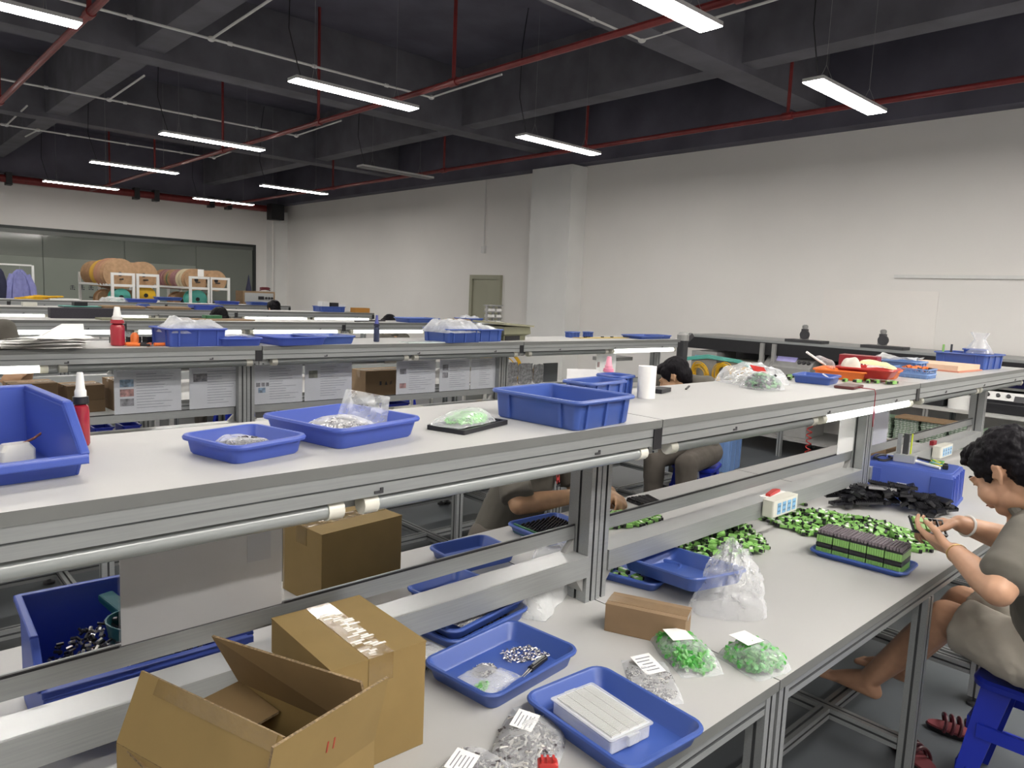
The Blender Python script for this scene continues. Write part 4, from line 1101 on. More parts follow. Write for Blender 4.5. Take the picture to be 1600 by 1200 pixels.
e_.build('emblem', PAPER, cbx, smooth=False)
def basket(label, loc, rz, w, d, h, m):
    t = thing('basket', label, 'basket', loc, rz)
    tray_mb(w, d, h*.5, .06, .01, rim=.003).build('basket_floor', m, t)
    for s in (-1, 1):
        for i in range(int(d/.022)): MB().cbox((s*(w/2-.004), -d/2+.012+.022*i, h*.5), (.003, .004, h)).build('bar', m, t, smooth=False)
        for i in range(int(w/.022)): MB().cbox((-w/2+.012+.022*i, s*(d/2-.004), h*.5), (.004, .003, h)).build('bar', m, t, smooth=False)
    r_ = MB(); r_.loft([rrect(w, d, .008, h-.006), rrect(w, d, .008, h), rrect(w-.012, d-.012, .006, h), rrect(w-.012, d-.012, .006, h-.006)], 0, False, False); r_.build('rim', m, t)
    return t
basket('pale blue open-work basket of orange caps on the near shelf', (3.72, 1.225, S), radians(2), .14, .17, .045, BLUE_CLR)
rg = random.Random(5)
for i in range(9):
    c = MB(); c.tube([(-.02, 0, 0), (.006, 0, 0)], .0095, 10, 0); c.tube([(.006, 0, 0), (.018, 0, 0)], .0075, 10, 1)
    place(c, 'orange_plug', [ORANGE, BLACK], 'orange and black cap piled in the pale blue basket', 'cap', (3.69+.03*(i % 3), 1.165+.045*(i//3), S+.040+.004*(i % 2)), rot=(0, .1, rg.uniform(0, 6)), group='orange caps in the basket')
ribbed_bin('blue bin covered with white film behind the pale blue basket', (3.93, 1.34, S), radians(3), .16, .19, .062, BLUE_CLR, flare=.05)
place(ruffled_sheet(.22, .20, 71, amp=.02), 'white_film', FILM_M, 'white film draped over the blue bin behind the basket', 'film', (3.90, 1.36, S+.062), radians(8))
fo = thing('foam_slab', 'long salmon foam slab on the near shelf before the last blue bin', 'foam', (4.45, 1.33, S), radians(-3))
MB().cbox((0, 0, .004), (.34, .30, .008)).build('base_sheet', mat('salmon_foam', (.52,.22,.15), .8), fo, smooth=False)
MB().cbox((0, 0, .021), (.32, .28, .026)).build('slab', mat('cream_foam', (.66,.46,.33), .85, var=.05), fo, smooth=False)
ribbed_bin('long blue bin at the far end of the near shelf', (4.83, 1.30, S), radians(-4), .30, .29, .085, BLUE, GS, flare=.05)
tray('small blue tray holding a clear bag inside the last long blue bin', (4.93, 1.30, S+.055), radians(10), .13, .13, .05, BLUE, GS)
m = MB(); m.lathe([(.05, 0), (.075, .02), (.05, .06), (.03, .10), (.05, .14)], 18)
for i, v in enumerate(m.v): m.v[i] = v + Vector((noise.noise(v*30), noise.noise(v*30+Vector((7,0,0))), 0))*.014
place(m, 'plastic_bag', FILM, 'tied clear bag standing up in the last long blue bin', 'bag', (4.92, 1.28, S+.062))
ribbed_bin('blue bin behind the long one at the far end of the near shelf', (5.06, 1.45, S), radians(-4), .15, .10, .058, BLUE, GS, flare=.05)
for (x, y, c, w) in ((4.73, 1.41, GREEN, 'green'), (4.84, 1.40, MACH_DK, 'dark')):
    place(MB().tube([(0, 0, 0), (0, 0, .12)], .006, 8), 'marker_pen', c, w + ' marker pen standing up in the long blue bin', 'pen', (x, y, S+.006))

# ------------------------------------------------------------------ hanging instruction sheets
def sheet(label, x0, x1, y, z0, z1, marks, group='instruction sheets hung from the benches', paper=SHEET, lines=True, seed=0):
    w, h = x1-x0, z1-z0
    t = thing('instruction_sheet', label, 'sheet', ((x0+x1)/2, y, z0), 0, group)
    MB().box((-w/2, -.001, 0), (w/2, .001, h)).build('paper', paper, t, smooth=False)
    MB().box((-w/2-.004, -.004, -.002), (w/2+.004, -.0025, h+.004)).build('clear_sleeve', ACRYL, t, smooth=False)
    if lines:
        rg = random.Random(seed); l = MB()
        for i in range(13):
            z = h*(.90 - .065*i); a = -w*.5+w*.32; b = a + w*rg.uniform(.25, .6)
            l.box((a, -.0018, z), (b, -.0012, z+h*.012))
        for i in range(4): l.box((-w*.46, -.0018, h*(.95-.03*i)), (w*rg.uniform(.2, .46), -.0012, h*(.957-.03*i)))
        l.build('printed_lines', INK if paper is SHEET else SHEET, t, smooth=False)
    for (u, v, uw, vh, m) in marks:
        MB().box((-w/2+u*w, -.0022, v*h), (-w/2+(u+uw)*w, -.0014, (v+vh)*h)).build('photo', m, t, smooth=False)
    return t
Y2 = 3.728; RZ = .968
sheet('instruction sheet with three stacked photos, first of the second bench', .935, 1.235, Y2, RZ, 1.175, [(.08,.62,.2,.17,PHOTO_A), (.08,.40,.2,.17,PHOTO_B), (.08,.18,.2,.17,PHOTO_C)], seed=1)
sheet('instruction sheet with one striped grey photo beside the bench post', 1.275, 1.545, Y2, RZ, 1.175, [(.07,.66,.25,.2,PHOTO_C)], seed=2)
sheet('instruction sheet with a cluster of small dark photos right after the post', 1.60, 1.88, Y2, RZ, 1.175, [(.06,.46,.08,.1,PHOTO_C), (.16,.46,.07,.1,PHOTO_C), (.25,.46,.06,.1,PHOTO_C), (.10,.3,.14,.13,PHOTO_A)], seed=3)
sheet('instruction sheet with one small olive photo before the gap', 1.895, 2.19, Y2, RZ, 1.175, [(.08,.62,.18,.2,PHOTO_D)], seed=4)
sheet('instruction sheet with two photos far apart, just after the gap', 2.50, 2.795, Y2, RZ, 1.175, [(.08,.60,.16,.16,PHOTO_C), (.08,.18,.16,.15,PHOTO_B)], seed=5)
sheet('instruction sheet with two dark photos close together', 2.83, 3.08, Y2, RZ, 1.175, [(.09,.66,.18,.18,PHOTO_C), (.09,.42,.18,.17,PHOTO_C)], seed=6)
sheet('blank-looking grey sheet last before the second post', 3.09, 3.315, Y2, RZ, 1.175, [], seed=7)
big_sheet = sheet('large blank back of a sheet hanging over the light blue bin', .335, .628, 1.327, RZ, 1.19, [(.76,.45,.16,.28,mat('faint_print', (.36,.37,.39), .6))], paper=mat('grey_sheet_back', (.42,.42,.425), .5, var=.04, scale=5), lines=False, seed=8)
sheet('bare white sheet lit by the glowing tube over the blue crate', 3.20, 3.365, 1.327, RZ, 1.19, [(.2,.93,.08,.06,DKRED)], paper=PAPER, lines=False, seed=9)
sheet('instruction sheet with four small photos behind the blue crate', 3.48, 3.76, 1.327, RZ, 1.19, [(.03,.80,.14,.12,PHOTO_C), (.03,.58,.12,.14,PHOTO_C), (.03,.38,.12,.12,PHOTO_C), (.03,.2,.1,.12,PHOTO_A)], paper=mat('lilac_sheet', (.46,.47,.56), .5, var=.05), seed=10)
sheet('bright sheet with one brown photo under the burning tube of bench two', 4.36, 4.60, Y2, RZ, 1.175, [(.05,.5,.12,.2,PHOTO_B)], paper=PAPER, seed=11)

# ------------------------------------------------------------------ bench 2: shelf
GB2 = 'blue trays and bins on the second shelf'
def folded_paper(label, loc, rz, w, d, seed):
    o = thing('paper_bundle', label, 'paper', loc, rz, 'white paper on the second shelf')
    for i in range(4):
        q = ruffled_sheet(w, d*(.9-.12*i), seed+i, amp=.006+.002*i, n=10).build('paper_sheet', PAPER, o)
        q.location = (.02*i-.03, -.01*i, .004+.011*i); q.rotation_euler = (0, 0, .15*i-.2)
    return o
folded_paper('loose white papers spread at the end of the second shelf', (.62, 3.56, S), radians(8), .34, .20, 80)
sg = MB(); sg.loft([[(-.17, -.05, 0), (.06, -.05, 0), (.06, .05, 0), (-.17, .05, 0)], [(-.02, -.012, .10), (.06, -.012, .10), (.06, -.008, .10), (-.02, -.008, .10)]])
place(sg, 'paper_stand', PAPER, 'tall white folded card standing beside the loose papers', 'card', (.725, 3.60, S), 0, smooth=False)
spray_bottle('small red liquid bottle with a white tip on the second shelf', (.93, 3.63, S), LIQRED, LIQRED, WHITEP, .175, .030)
for i, (x, y, a) in enumerate(((1.00, 3.62, .2), (1.05, 3.58, 1.1), (1.11, 3.57, .1), (.995, 3.56, -.6))):
    o = thing('orange_syringe', 'orange and black dispenser lying between the red bottle and the blue bin', 'dispenser', (x, y, S+.009), a, 'orange dispensers on the second shelf')
    MB().tube([(-.045, 0, 0), (.01, 0, 0)], .008, 10).build('barrel', ORANGE, o); MB().tube([(.01, 0, 0), (.05, 0, 0)], .006, 10).build('black_tip', BLACK, o)
place(MB().lathe([(.018, 0), (.018, .04), (.008, .055)], 14), 'orange_plug', ORANGE, 'orange cap standing among the dispensers behind the red bottle', 'cap', (1.02, 3.70, S))
for i in range(3): place(MB().cbox((0,0,.015+.0), (.06, .035, .03)), 'black_part', BLACK, 'small black part behind the orange dispensers on the second shelf', 'part', (.96+.075*i, 3.76+.01*i, S), .2*i, group='black parts behind the dispensers', bevel=.003)
ribbed_bin('blue bin heaped with white bags next to the orange dispensers', (1.24, 3.63, S), radians(3), .29, .26, .085, BLUE_LT, GB2)
place(pillow(.29, .24, .055, 84, crump=.02), 'white_bag', FILM_M, 'crumpled white bag lying in the bin next to the orange dispensers', 'bag', (1.25, 3.63, S+.062), radians(5))
tray('low blue tray with white film beside the bagged bin', (1.45, 3.60, S), radians(2), .22, .22, .04, BLUE_LT, GB2)
place(ruffled_sheet(.19, .17, 85, amp=.018), 'white_film', FILM_M, 'white film lying in the low blue tray', 'film', (1.45, 3.60, S+.034))
tray('wide shallow blue tray over the middle post of the second shelf', (1.75, 3.60, S), radians(6), .30, .26, .045, BLUE_LT, GB2)
tray('shallow blue tray resting on the edge of the wide one', (1.96, 3.64, S), radians(5), .28, .25, .045, BLUE, GB2)
spray_bottle('slim dark blue bottle with a pointed tip on the second shelf', (2.31, 3.66, S), mat('navy_bottle', (.03,.04,.09), .3), NAVY, mat('indigo_tip', (.06,.07,.30), .35), .155, .017)
ribbed_bin('blue bin with a big white bag over the third sheet gap', (2.83, 3.61, S), radians(4), .30, .26, .085, BLUE, GB2)
place(pillow(.31, .26, .075, 87, crump=.02), 'white_bag', FILM_M, 'big white bag bulging from the blue bin with the taller heap', 'bag', (2.82, 3.61, S+.060), radians(8))
ribbed_bin('blue bin with a flatter white bag beside the olive cartons', (3.08, 3.66, S), radians(4), .26, .25, .080, BLUE, GB2)
place(pillow(.24, .2, .045, 88, crump=.015), 'white_bag', FILM_M, 'flatter white bag in the bin beside the olive cartons', 'bag', (3.08, 3.66, S+.060), radians(4))
place(MB().cbox((0,0,.003), (.30, .10, .006)), 'glass_plate', mat('pale_glass_plate', (.55,.62,.60), .15), 'pale glass plate lying before the white-bagged bins', 'plate', (2.58, 3.56, S), radians(2), smooth=False)
oc2 = thing('flat_carton', 'olive flat carton with a lifted lid on the second shelf', 'carton', (3.36, 3.72, S), radians(10))
MB().loft([rrect(.24, .20, .004, .0), rrect(.24, .20, .004, .03), rrect(.30, .25, .004, .045), rrect(.29, .24, .004, .095)], 0).build('carton_body', OLIVE, oc2, smooth=False)
l_ = MB().cbox((0,0,0), (.34, .28, .012)).build('lid', mat('olive_lid', (.27,.26,.18), .7), oc2, smooth=False); l_.location = (-.0, .0, .108); l_.rotation_euler = (.03, .05, .05)
MB().cbox((-.03, -.102, .016), (.16, .006, .03)).build('dark_foot', BLACK, oc2, smooth=False)
for (x, y, w, lb) in ((4.18, 3.83, .13, 'longer of two small blue boxes at the back of the second shelf'), (4.36, 3.83, .08, 'shorter of two small blue boxes at the back of the second shelf')):
    ribbed_bin(lb, (x, y, S), 0, w, .08, .045, BLUE, GB2)
ys = thing('yellow_strip', 'flat yellow strip with black dots on the second shelf', 'strip', (4.46, 3.74, S), radians(-3))
MB().cbox((0,0,.002), (.62, .09, .004)).build('strip_body', mat('dull_yellow', (.55,.40,.10), .5), ys, smooth=False)
rg = random.Random(8)
for i in range(7): MB().cbox((rg.uniform(-.28,.28), rg.uniform(-.03,.03), .008), (.022, .014, .008)).build('black_dot', BLACK, ys, smooth=False)
tray('flat blue tray near the lit end of the second shelf', (4.84, 3.66, S), 0, .33, .22, .028, BLUE, GB2)
tray('smaller flat blue tray at the very end of the second shelf', (5.06, 3.66, S), 0, .17, .18, .028, BLUE, GB2)

# bench 2: desk racks with cartons and bins, seen between the sheets
def desk_rack(label, x0, x1, y, zt):
    t = thing('desk_rack', label, 'rack', (x0, y, TOP), 0, 'desk racks behind the second bench')
    L = x1-x0
    MB().box((0, -.12, zt-TOP-.02), (L, .14, zt-TOP)).build('rack_shelf', WHITEP, t, smooth=False)
    n = max(2, int(L/.45)+1)
    for i in range(n):
        x = .01 + (L-.02)*i/(n-1)
        for yy in (-.11, .13): MB().box((x-.01, yy-.01, 0), (x+.01, yy+.01, zt-TOP-.02)).build('rack_post', WHITEP, t, smooth=False)
    return t
desk_rack('white desk rack stacked with small brown cartons', .52, 1.30, 4.16, .935)
desk_rack('white desk rack under the marked brown carton', 2.30, 3.02, 4.16, .915)
desk_rack('white desk rack with silver bags and yellow cables', 3.42, 4.34, 4.08, .93)
bxs = [(.66, .20, .085, .935, 'brown carton beside the raised arm, lower of a pair'), (.67, .19, .07, 1.0205, 'brown carton with an open lid, upper of a pair'), (.885, .17, .06, .935, 'flat brown carton, bottom of a pair beside the first sheet'),
       (.885, .165, .075, .9955, 'brown carton, top of a pair beside the first sheet'), (1.10, .19, .155, .935, 'tallest brown carton half hidden by the first sheet')]
for (x, w, h, z, lb) in bxs:
    carton(lb, (x, 4.13, z), radians(3), w, .17, h, CARD_PK, 'small cartons on the desk rack', tape='x', tape_w=.03, drop=.015)
mc = carton('brown carton with small printed symbols in the gap between sheets', (2.64, 4.13, .915), 0, .33, .18, .165, CARD_PK, tape='x')
sy = MB(); sy.box((-.06, -.0915, .07), (-.045, -.0905, .095)); sy.prism([(-.02, .07), (.0, .07), (-.01, .095)], -.0915, -.0905, 'y'); sy.box((.02, -.0915, .07), (.024, -.0905, .09)); sy.box((.03, -.0915, .075), (.034, -.0905, .095))
sy.build('printed_symbols', INK_DK, mc, smooth=False)
for (x, w, lb) in ((.97, .10, 'deep blue bin under the desk rack, nearer the raised arm'), (1.10, .10, 'deep blue bin under the desk rack, the one farther along'), (2.40, .07, 'small deep blue box under the marked carton'), (2.52, .10, 'black box under the marked carton'), (2.73, .22, 'long deep blue bin under the marked carton')):
    tray(lb, (x, 4.14, TOP), 0, w, .18, .10, BLACK if lb.startswith('black') else BLUE_DP, 'bins under the desk racks', flare=.06, r=.01, name='storage_bin', cat='bin')
SILV = mat('silver_foil_bag', (.42,.43,.45), .22, .75, var=.45, scale=45, bump=1.0)
for i, (x, w, h) in enumerate(((3.53, .17, .15), (3.70, .15, .175), (3.86, .16, .165), (4.00, .12, .15))):
    m = pillow(w, h, .04, 90+i, crump=.014, freq=24)
    for k_, v in enumerate(m.v): m.v[k_] = Vector((v.x, v.z, v.y + h/2))
    place(m, 'foil_bag', SILV, ['first silver foil bag beside the second post', 'tallest silver foil bag, second along', 'third silver foil bag in the row', 'silver foil bag in front of the dark board'][i], 'bag', (x, 4.0, .9303), radians(4*i-6), group='silver foil bags on the desk rack')
place(MB().cbox((0,0,.075), (.16, .012, .15)), 'dark_board', mat('dark_grey_board', (.12,.13,.14), .4), 'dark grey board standing behind the silver foil bags', 'board', (4.18, 4.05, .9303), 0, smooth=False)
place(MB().cbox((0,0,.06), (.012, .10, .12)), 'black_divider', BLACK, 'black divider between the first two silver foil bags', 'divider', (3.615, 4.05, .9303), 0, smooth=False)
def coil(label, loc, rot, r, m, turns=6, th=.004, seed=0, group='yellow cable coils'):
    c = MB(); rg = random.Random(seed)
    for t in range(turns):
        rr = r*rg.uniform(.70, 1.08); dx, dy, dz = rg.uniform(-.2, .2)*r, rg.uniform(-.14, .06)*r, rg.uniform(-.018, .018)
        c.tube([(dx+rr*cos(a), dy+rr*1.02*sin(a), dz+.004*sin(3*a+t)) for a in [2*pi*k_/26 for k_ in range(26)]], th, 6, closed=True)
    o = c.build('cable_coil', m); o.location = loc; o.rotation_euler = rot
    return tag(o, label, 'cable coil', group)
coil('yellow cable coil standing behind the silver foil bags', (3.62, 4.155, 1.045), (radians(84), 0, radians(5)), .11, YELLOW, 8, seed=1)
coil('yellow cable coil beside the second post, farther along', (3.83, 4.16, 1.045), (radians(84), 0, radians(-5)), .11, YELLOW, 8, seed=2)
# small fixtures near the end of bench 2
fx = thing('press_fixture', 'small grey press fixture on the second bench past the bright sheet', 'fixture', (4.80, 3.95, TOP))
MB().cbox((0, 0, .02), (.26, .22, .04)).build('base_plate', MACH, fx, smooth=False, bevel=.003)
MB().cbox((0, .06, .20), (.07, .06, .32)).build('column', MACH_DK, fx, smooth=False, bevel=.003)
MB().cbox((.02, -.01, .36), (.34, .16, .03)).build('top_plate', MACH, fx, smooth=False, bevel=.003)
MB().tube([(0, -.03, .34), (0, -.03, .16)], .022, 12).build('ram', ALU, fx)
place(pillow(.26, .2, .10, 95, crump=.012), 'green_bag', mat('green_bag', (.16,.30,.20), .5, var=.2), 'soft green bag beside the grey press fixture', 'bag', (4.52, 3.52, TOP), 0)
place(ruffled_sheet(.26, .22, 96, amp=.02), 'white_cloth', PAPER, 'white cloth lying before the worker with short black hair', 'cloth', (4.25, 3.25, TOP+.006), .3)
ps2 = strip_(2.55, 'white power strip with two black plugs on the second bench', y=3.685)
for dx in (.085, .125): place(MB().tube([(0, 0, 0), (0, -.035, 0), (0, -.05, -.03)], .018, 12), 'black_plug', BLACK, 'round black plug in the power strip of the second bench', 'plug', (2.55+dx-.05, 3.637, .868), 0, group='black plugs in the second strip')
for (x, w, m_, lb) in ((3.02, .34, mat('slate_blue', (.13,.17,.25), .5), 'slate blue case on the second bench near the black plugs'), (3.33, .26, IVORY, 'ivory instrument with a dark display on the second bench')):
    q = thing('bench_instrument', lb, 'instrument', (x, 3.42, TOP), radians(4))
    MB().cbox((0, 0, .045), (w, .16, .09)).build('case_body', m_, q, smooth=False, bevel=.006)
    MB().cbox((-w*.28, -.082, .055), (w*.28, .003, .022)).build('display', BLACK, q, smooth=False)
    for i in range(4): MB().cbox((w*.05+i*w*.11, -.082, .05), (w*.05, .003, .014)).build('key', WHITEP if m_ is IVORY else MACH, q, smooth=False)
tray('dark blue flat tray on the second bench under the marked carton', (2.3, 3.45, TOP), 0, .42, .26, .05, BLUE_DP, GB2)
place(ruffled_sheet(.34, .2, 98, amp=.03), 'white_film', FILM_M, 'white film heaped on the second bench under the first sheets', 'film', (1.12, 3.42, TOP+.01), .2)
place(MB().cbox((0, 0, .02), (.55, .16, .04)), 'black_tray', BLACK, 'long black tray on the second bench beside the white film', 'tray', (1.62, 3.44, TOP), .03, bevel=.004)

# ------------------------------------------------------------------ benches 3 to 5: things on the shelves
place(MB().box((0, 0, 0), (.46, .10, .075)), 'foam_block', CHAR, 'long charcoal foam block on the third shelf', 'foam', (1.13, 6.10, S), 0, bevel=.004)
place(MB().box((0, 0, 0), (.50, .16, .014)), 'flat_board', OLIVE, 'thin olive board lying before the charcoal foam block', 'board', (1.40, 5.86, S), radians(2), smooth=False)
place(MB().box((0, 0, 0), (.62, .20, .010)), 'flat_board', CARD_PK, 'thin brown board lying on the third shelf behind the red bottle', 'board', (1.95, 5.90, S), radians(4), smooth=False)
place(MB().cbox((0, 0, .018), (.14, .08, .036)), 'dark_pouch', GREEN_DK, 'small dark green pouch on the third shelf', 'pouch', (2.28, 6.12, S), .1, bevel=.008)
place(MB().bar((0, 0, .008), (.36, .03, .012), .016, .012), 'black_tool', BLACK, 'long black tool lying on the third shelf before the round-headed workers', 'tool', (3.50, 5.92, S), .05, bevel=.003)
tray('blue tray on the third shelf beside the dark-haired head', (4.24, 5.98, S), .05, .42, .26, .045, BLUE, 'trays on the far shelves')
place(ruffled_sheet(.30, .16, 101, amp=.014), 'white_film', FILM_M, 'white film on the third shelf beside the blue tray', 'film', (4.55, 5.98, S+.008), 0)
place(MB().loft([rrect(.24, .16, .01, 0), rrect(.26, .18, .01, .03), rrect(.20, .12, .01, .035)]), 'brown_wrap', CARD_PK, 'brown paper wrap on the third shelf before the beige door', 'wrap', (4.78, 6.02, S), .2)
tray('blue tray full of white film on the third shelf before the beige door', (5.00, 6.10, S), .1, .26, .24, .045, BLUE, 'trays on the far shelves')
place(pillow(.25, .2, .05, 103, crump=.02), 'white_bag', FILM_M, 'white bag in the blue tray before the beige door', 'bag', (5.0, 6.1, S+.012), .2)
gm = MB(); gm.box((0, 0, 0), (.62, .22, .008)); gm.box((0, 0, .008), (.62, .22, .016), 1)
place(gm, 'rubber_mat', [BLACK, mat('aqua_mat', (.10,.30,.26), .7)], 'black-edged green mat lying on the fourth shelf', 'mat', (1.64, 8.25, S), .03, smooth=False)
place(MB().cbox((0, 0, .02), (.12, .09, .04)), 'black_case', BLACK, 'small black case on the green mat', 'case', (1.80, 8.35, S+.0165), .1, bevel=.004)
for i, (x, lb) in enumerate(((2.18, 'brown folder on the fourth shelf beside the green mat'), (2.64, 'brown folder on the fourth shelf farther from the green mat'))):
    place(MB().loft([rrect(.40, .2, .02, 0), rrect(.42, .2, .03, .02), rrect(.36, .16, .02, .028)]), 'brown_folder', CARD_PK, lb, 'folder', (x, 8.32, S), .02*i, group='brown folders on the fourth shelf')
place(MB().prism([(-.09, 0), (.09, 0), (.04, .05), (-.04, .05)], -.05, .05, 'y'), 'blue_dish', BLUE, 'small blue dish upside down between the brown folders', 'dish', (2.42, 8.45, S), 0)
tray('blue tray of blue caps on the fourth shelf', (3.05, 8.38, S), 0, .34, .24, .05, BLUE_LT, 'trays on the far shelves')
place(MB().bar((0, 0, .01), (.22, 0, .012), .03, .016), 'black_tool', BLACK, 'black tool beside the blue tray of the fourth shelf', 'tool', (2.66, 8.25, S), .1)
ribbed_bin('blue bin with white cartons on the fourth shelf in front of the long wall', (4.62, 8.45, S), 0, .36, .26, .07, BLUE, 'trays on the far shelves')
for i, (x, m_, h, lb) in enumerate(((4.55, WHITEP, .12, 'white carton in the blue bin before the long wall'), (4.68, BLACK, .11, 'black carton in the blue bin before the long wall'), (4.78, WHITEP, .09, 'small white carton in the blue bin before the long wall'))):
    place(MB().cbox((0, 0, h/2), (.10, .12, h)), 'small_carton', m_, lb, 'carton', (x, 8.46, S+.006), 0, bevel=.003)
place(MB().cbox((0, 0, .03), (.22, .12, .06)), 'orange_box', mat('ochre', (.42,.19,.03), .6), 'ochre box on the fourth shelf beside the blue bin', 'box', (5.02, 8.36, S), 0, bevel=.003)
place(MB().cbox((0, 0, .02), (.12, .08, .04)), 'cream_box', IVORY, 'cream box at the start of the fourth shelf', 'box', (1.38, 8.4, S), 0, bevel=.003)
yc = MB()
for i in range(5): yc.tube([(.05*i+.16*cos(a), .04*sin(a+i), .012+.008*i+.006*sin(2*a)) for a in [q*.42 for q in range(16)]], .007, 6)
place(yc, 'cable_coil', YELLOW, 'yellow cable heap on the last shelf beside the lilac coat', 'cable coil', (1.78, 10.8, S+.001), 0)
for i, (x, w, lb) in enumerate(((3.05, .40, 'blue tray on the last shelf under the reel racks, longer one'), (3.40, .34, 'dark blue tray overlapping the longer one on the last shelf'), (4.22, .32, 'blue tray on the last shelf before the test instrument'), (4.68, .30, 'blue tray on the last shelf beside the dark-haired head'))):
    tray(lb, (x, 10.75, S + .034*(i == 1)), 0, w, .24, .045, BLUE if i % 2 else BLUE_LT, 'trays on the last shelf')
place(pillow(.34, .18, .06, 105, crump=.02), 'white_bag', FILM_M, 'white bag on the last shelf beside the blue trays', 'bag', (2.72, 10.78, S), 0)
place(MB().cbox((0, 0, .01), (.34, .2, .02)), 'white_tray', WHITEP, 'flat white tray on the last shelf', 'tray', (2.15, 10.82, S), 0, bevel=.004)

# end-of-row rack with slots in front of the column
sr = thing('slotted_rack', 'grey slotted rack standing at the end of the third bench before the column', 'rack', (5.36, 6.12, 0), 0)
for s in (-.09, .09): MB().box((s-.012, -.012, 0), (s+.012, .012, 1.49)).build('rack_post', MACH, sr, smooth=False)
MB().box((-.012, -.01, .8), (.012, .01, 1.49)).build('rack_post', MACH, sr, smooth=False)
for i in range(4): MB().box((-.10, -.05, 1.28+.066*i), (.10, .05, 1.292+.066*i)).build('rack_shelf', MACH, sr, smooth=False)
for i in range(3):
    for s in (-1, 1): MB().box((s*.05-.035, -.045, 1.2925+.066*i), (s*.05+.035, .04, 1.318+.066*i)).build('slot_tray', WHITEP, sr, smooth=False)
MB().box((-.14, -.2, 0), (.14, .2, .03)).build('rack_foot', MACH_DK, sr, smooth=False)

# ------------------------------------------------------------------ cable reel racks before the far window
def reel(label, loc, r, w, wound=None, flange=WOODREEL, group='cable reels on the racks'):
    t = thing('cable_reel', label, 'cable reel', loc, 0, group)
    R = Matrix.Rotation(radians(90), 4, 'X')
    for s in (-1, 1):
        MB().lathe([(r, s*w/2-.006), (r, s*w/2+.006), (.035, s*w/2+.006), (.035, s*w/2-.006)], 30, 0, R).build('flange', flange, t)
    MB().lathe([(r*.82, -w/2+.006), (r*.82, w/2-.006)], 26, 0, R).build('wound_cable', wound or flange, t)
    MB().lathe([(.034, w/2), (.034, -w/2-.008), (.02, -w/2-.008)], 14, 0, R).build('hub', BLACK, t)
    return t
def rack(label, x, y0, y1, w=.31, zt=1.70):
    t = thing('reel_rack', label, 'rack', (x, y0, 0), 0, 'white cable reel racks')
    L = y1-y0
    for yy in (0, L):
        for s in (-1, 1): MB().box((s*w/2-.02, yy-.02, 0), (s*w/2+.02, yy+.02, zt)).build('upright', WHITEP, t, smooth=False)
        for z in (zt-.02, 1.50, .8, .2): MB().box((-w/2+.02, yy-.018, z-.02), (w/2-.02, yy+.018, z+.02)).build('cross_rail', WHITEP, t, smooth=False)
    for s in (-1, 1):
        for z in (1.50, .8): MB().box((s*w/2-.018, .02, z-.018), (s*w/2+.018, L-.02, z+.018)).build('side_rail', WHITEP, t, smooth=False)
    for z in (1.60, 1.25): MB().tube([(0, -.0, z), (0, L, z)], .014, 10).build('axle', MACH_DK, t)
    return t
reds = mat('rust_cable', (.38,.17,.10), .6, var=.1); mauve = mat('mauve_flange', (.33,.17,.17), .7, var=.1); cream = mat('cream_flange', (.55,.48,.33), .7)
racks = [(3.40, 12.9, 15.0, 'white reel rack with the biggest reels, first from the lilac coat', [(13.15,.25,.2,reds,WOODREEL),(13.50,.26,.2,ORANGE,mat('salmon_flange',(.42,.24,.15),.8)),(13.85,.24,.2,YELLOW,mat('yellow_flange',(.60,.38,.07),.7)),(14.2,.22,.2,WOODREEL,WOODREEL),(14.55,.22,.2,cream,WOODREEL)], (AQUA, .14)),
         (3.77, 12.9, 14.4, 'white reel rack with a yellow reel underneath, second from the lilac coat', [(13.2,.22,.2,reds,WOODREEL),(13.6,.21,.2,WOODREEL,WOODREEL)], (YELLOW, .15)),
         (4.60, 12.9, 15.0, 'white reel rack with many small reels, third from the lilac coat', [(13.15,.19,.18,WOODREEL,WOODREEL),(13.45,.19,.18,cream,cream),(13.78,.18,.18,mauve,mauve),(14.1,.18,.18,GREEN_DK,WOODREEL),(14.42,.18,.18,mauve,mauve),(14.7,.18,.16,reds,WOODREEL)], (AQUA, .16)),
         (4.94, 12.9, 14.4, 'white reel rack next to the test instrument', [(13.15,.18,.18,WOODREEL,WOODREEL),(13.5,.18,.18,WOODREEL,WOODREEL)], None)]
ordn = ['front reel', 'second reel', 'third reel', 'fourth reel', 'fifth reel', 'rearmost reel']
for (x, y0, y1, lb, rl, low) in racks:
    rack(lb, x, y0, y1)
    nm = {3.40: 'first', 3.77: 'second', 4.60: 'third', 4.94: 'fourth'}[x]
    for i, (yy, r, w, wd, flg) in enumerate(rl):
        reel('%s up on the %s reel rack from the lilac coat' % (ordn[i], nm), (x, yy, 1.68 if r > .2 else 1.64), r, w, wd, flg)
    reel('bare brown reel low on the %s reel rack from the lilac coat' % nm, (x, 13.9, 1.25), .17, .3)
    if low:
        reel('%s cable reel low at the front of the %s reel rack' % ('yellow' if low[0] is YELLOW else 'turquoise', nm), (x, 13.0+.12, 1.31 if low[0] is AQUA else 1.35), low[1], .24, low[0], low[0])
place(MB().cbox((0,0,.06), (.10, .012, .12)), 'white_tag', PAPER, 'white paper tag standing on top of the third reel rack', 'tag', (4.62, 12.9, 1.702), 0, smooth=False)

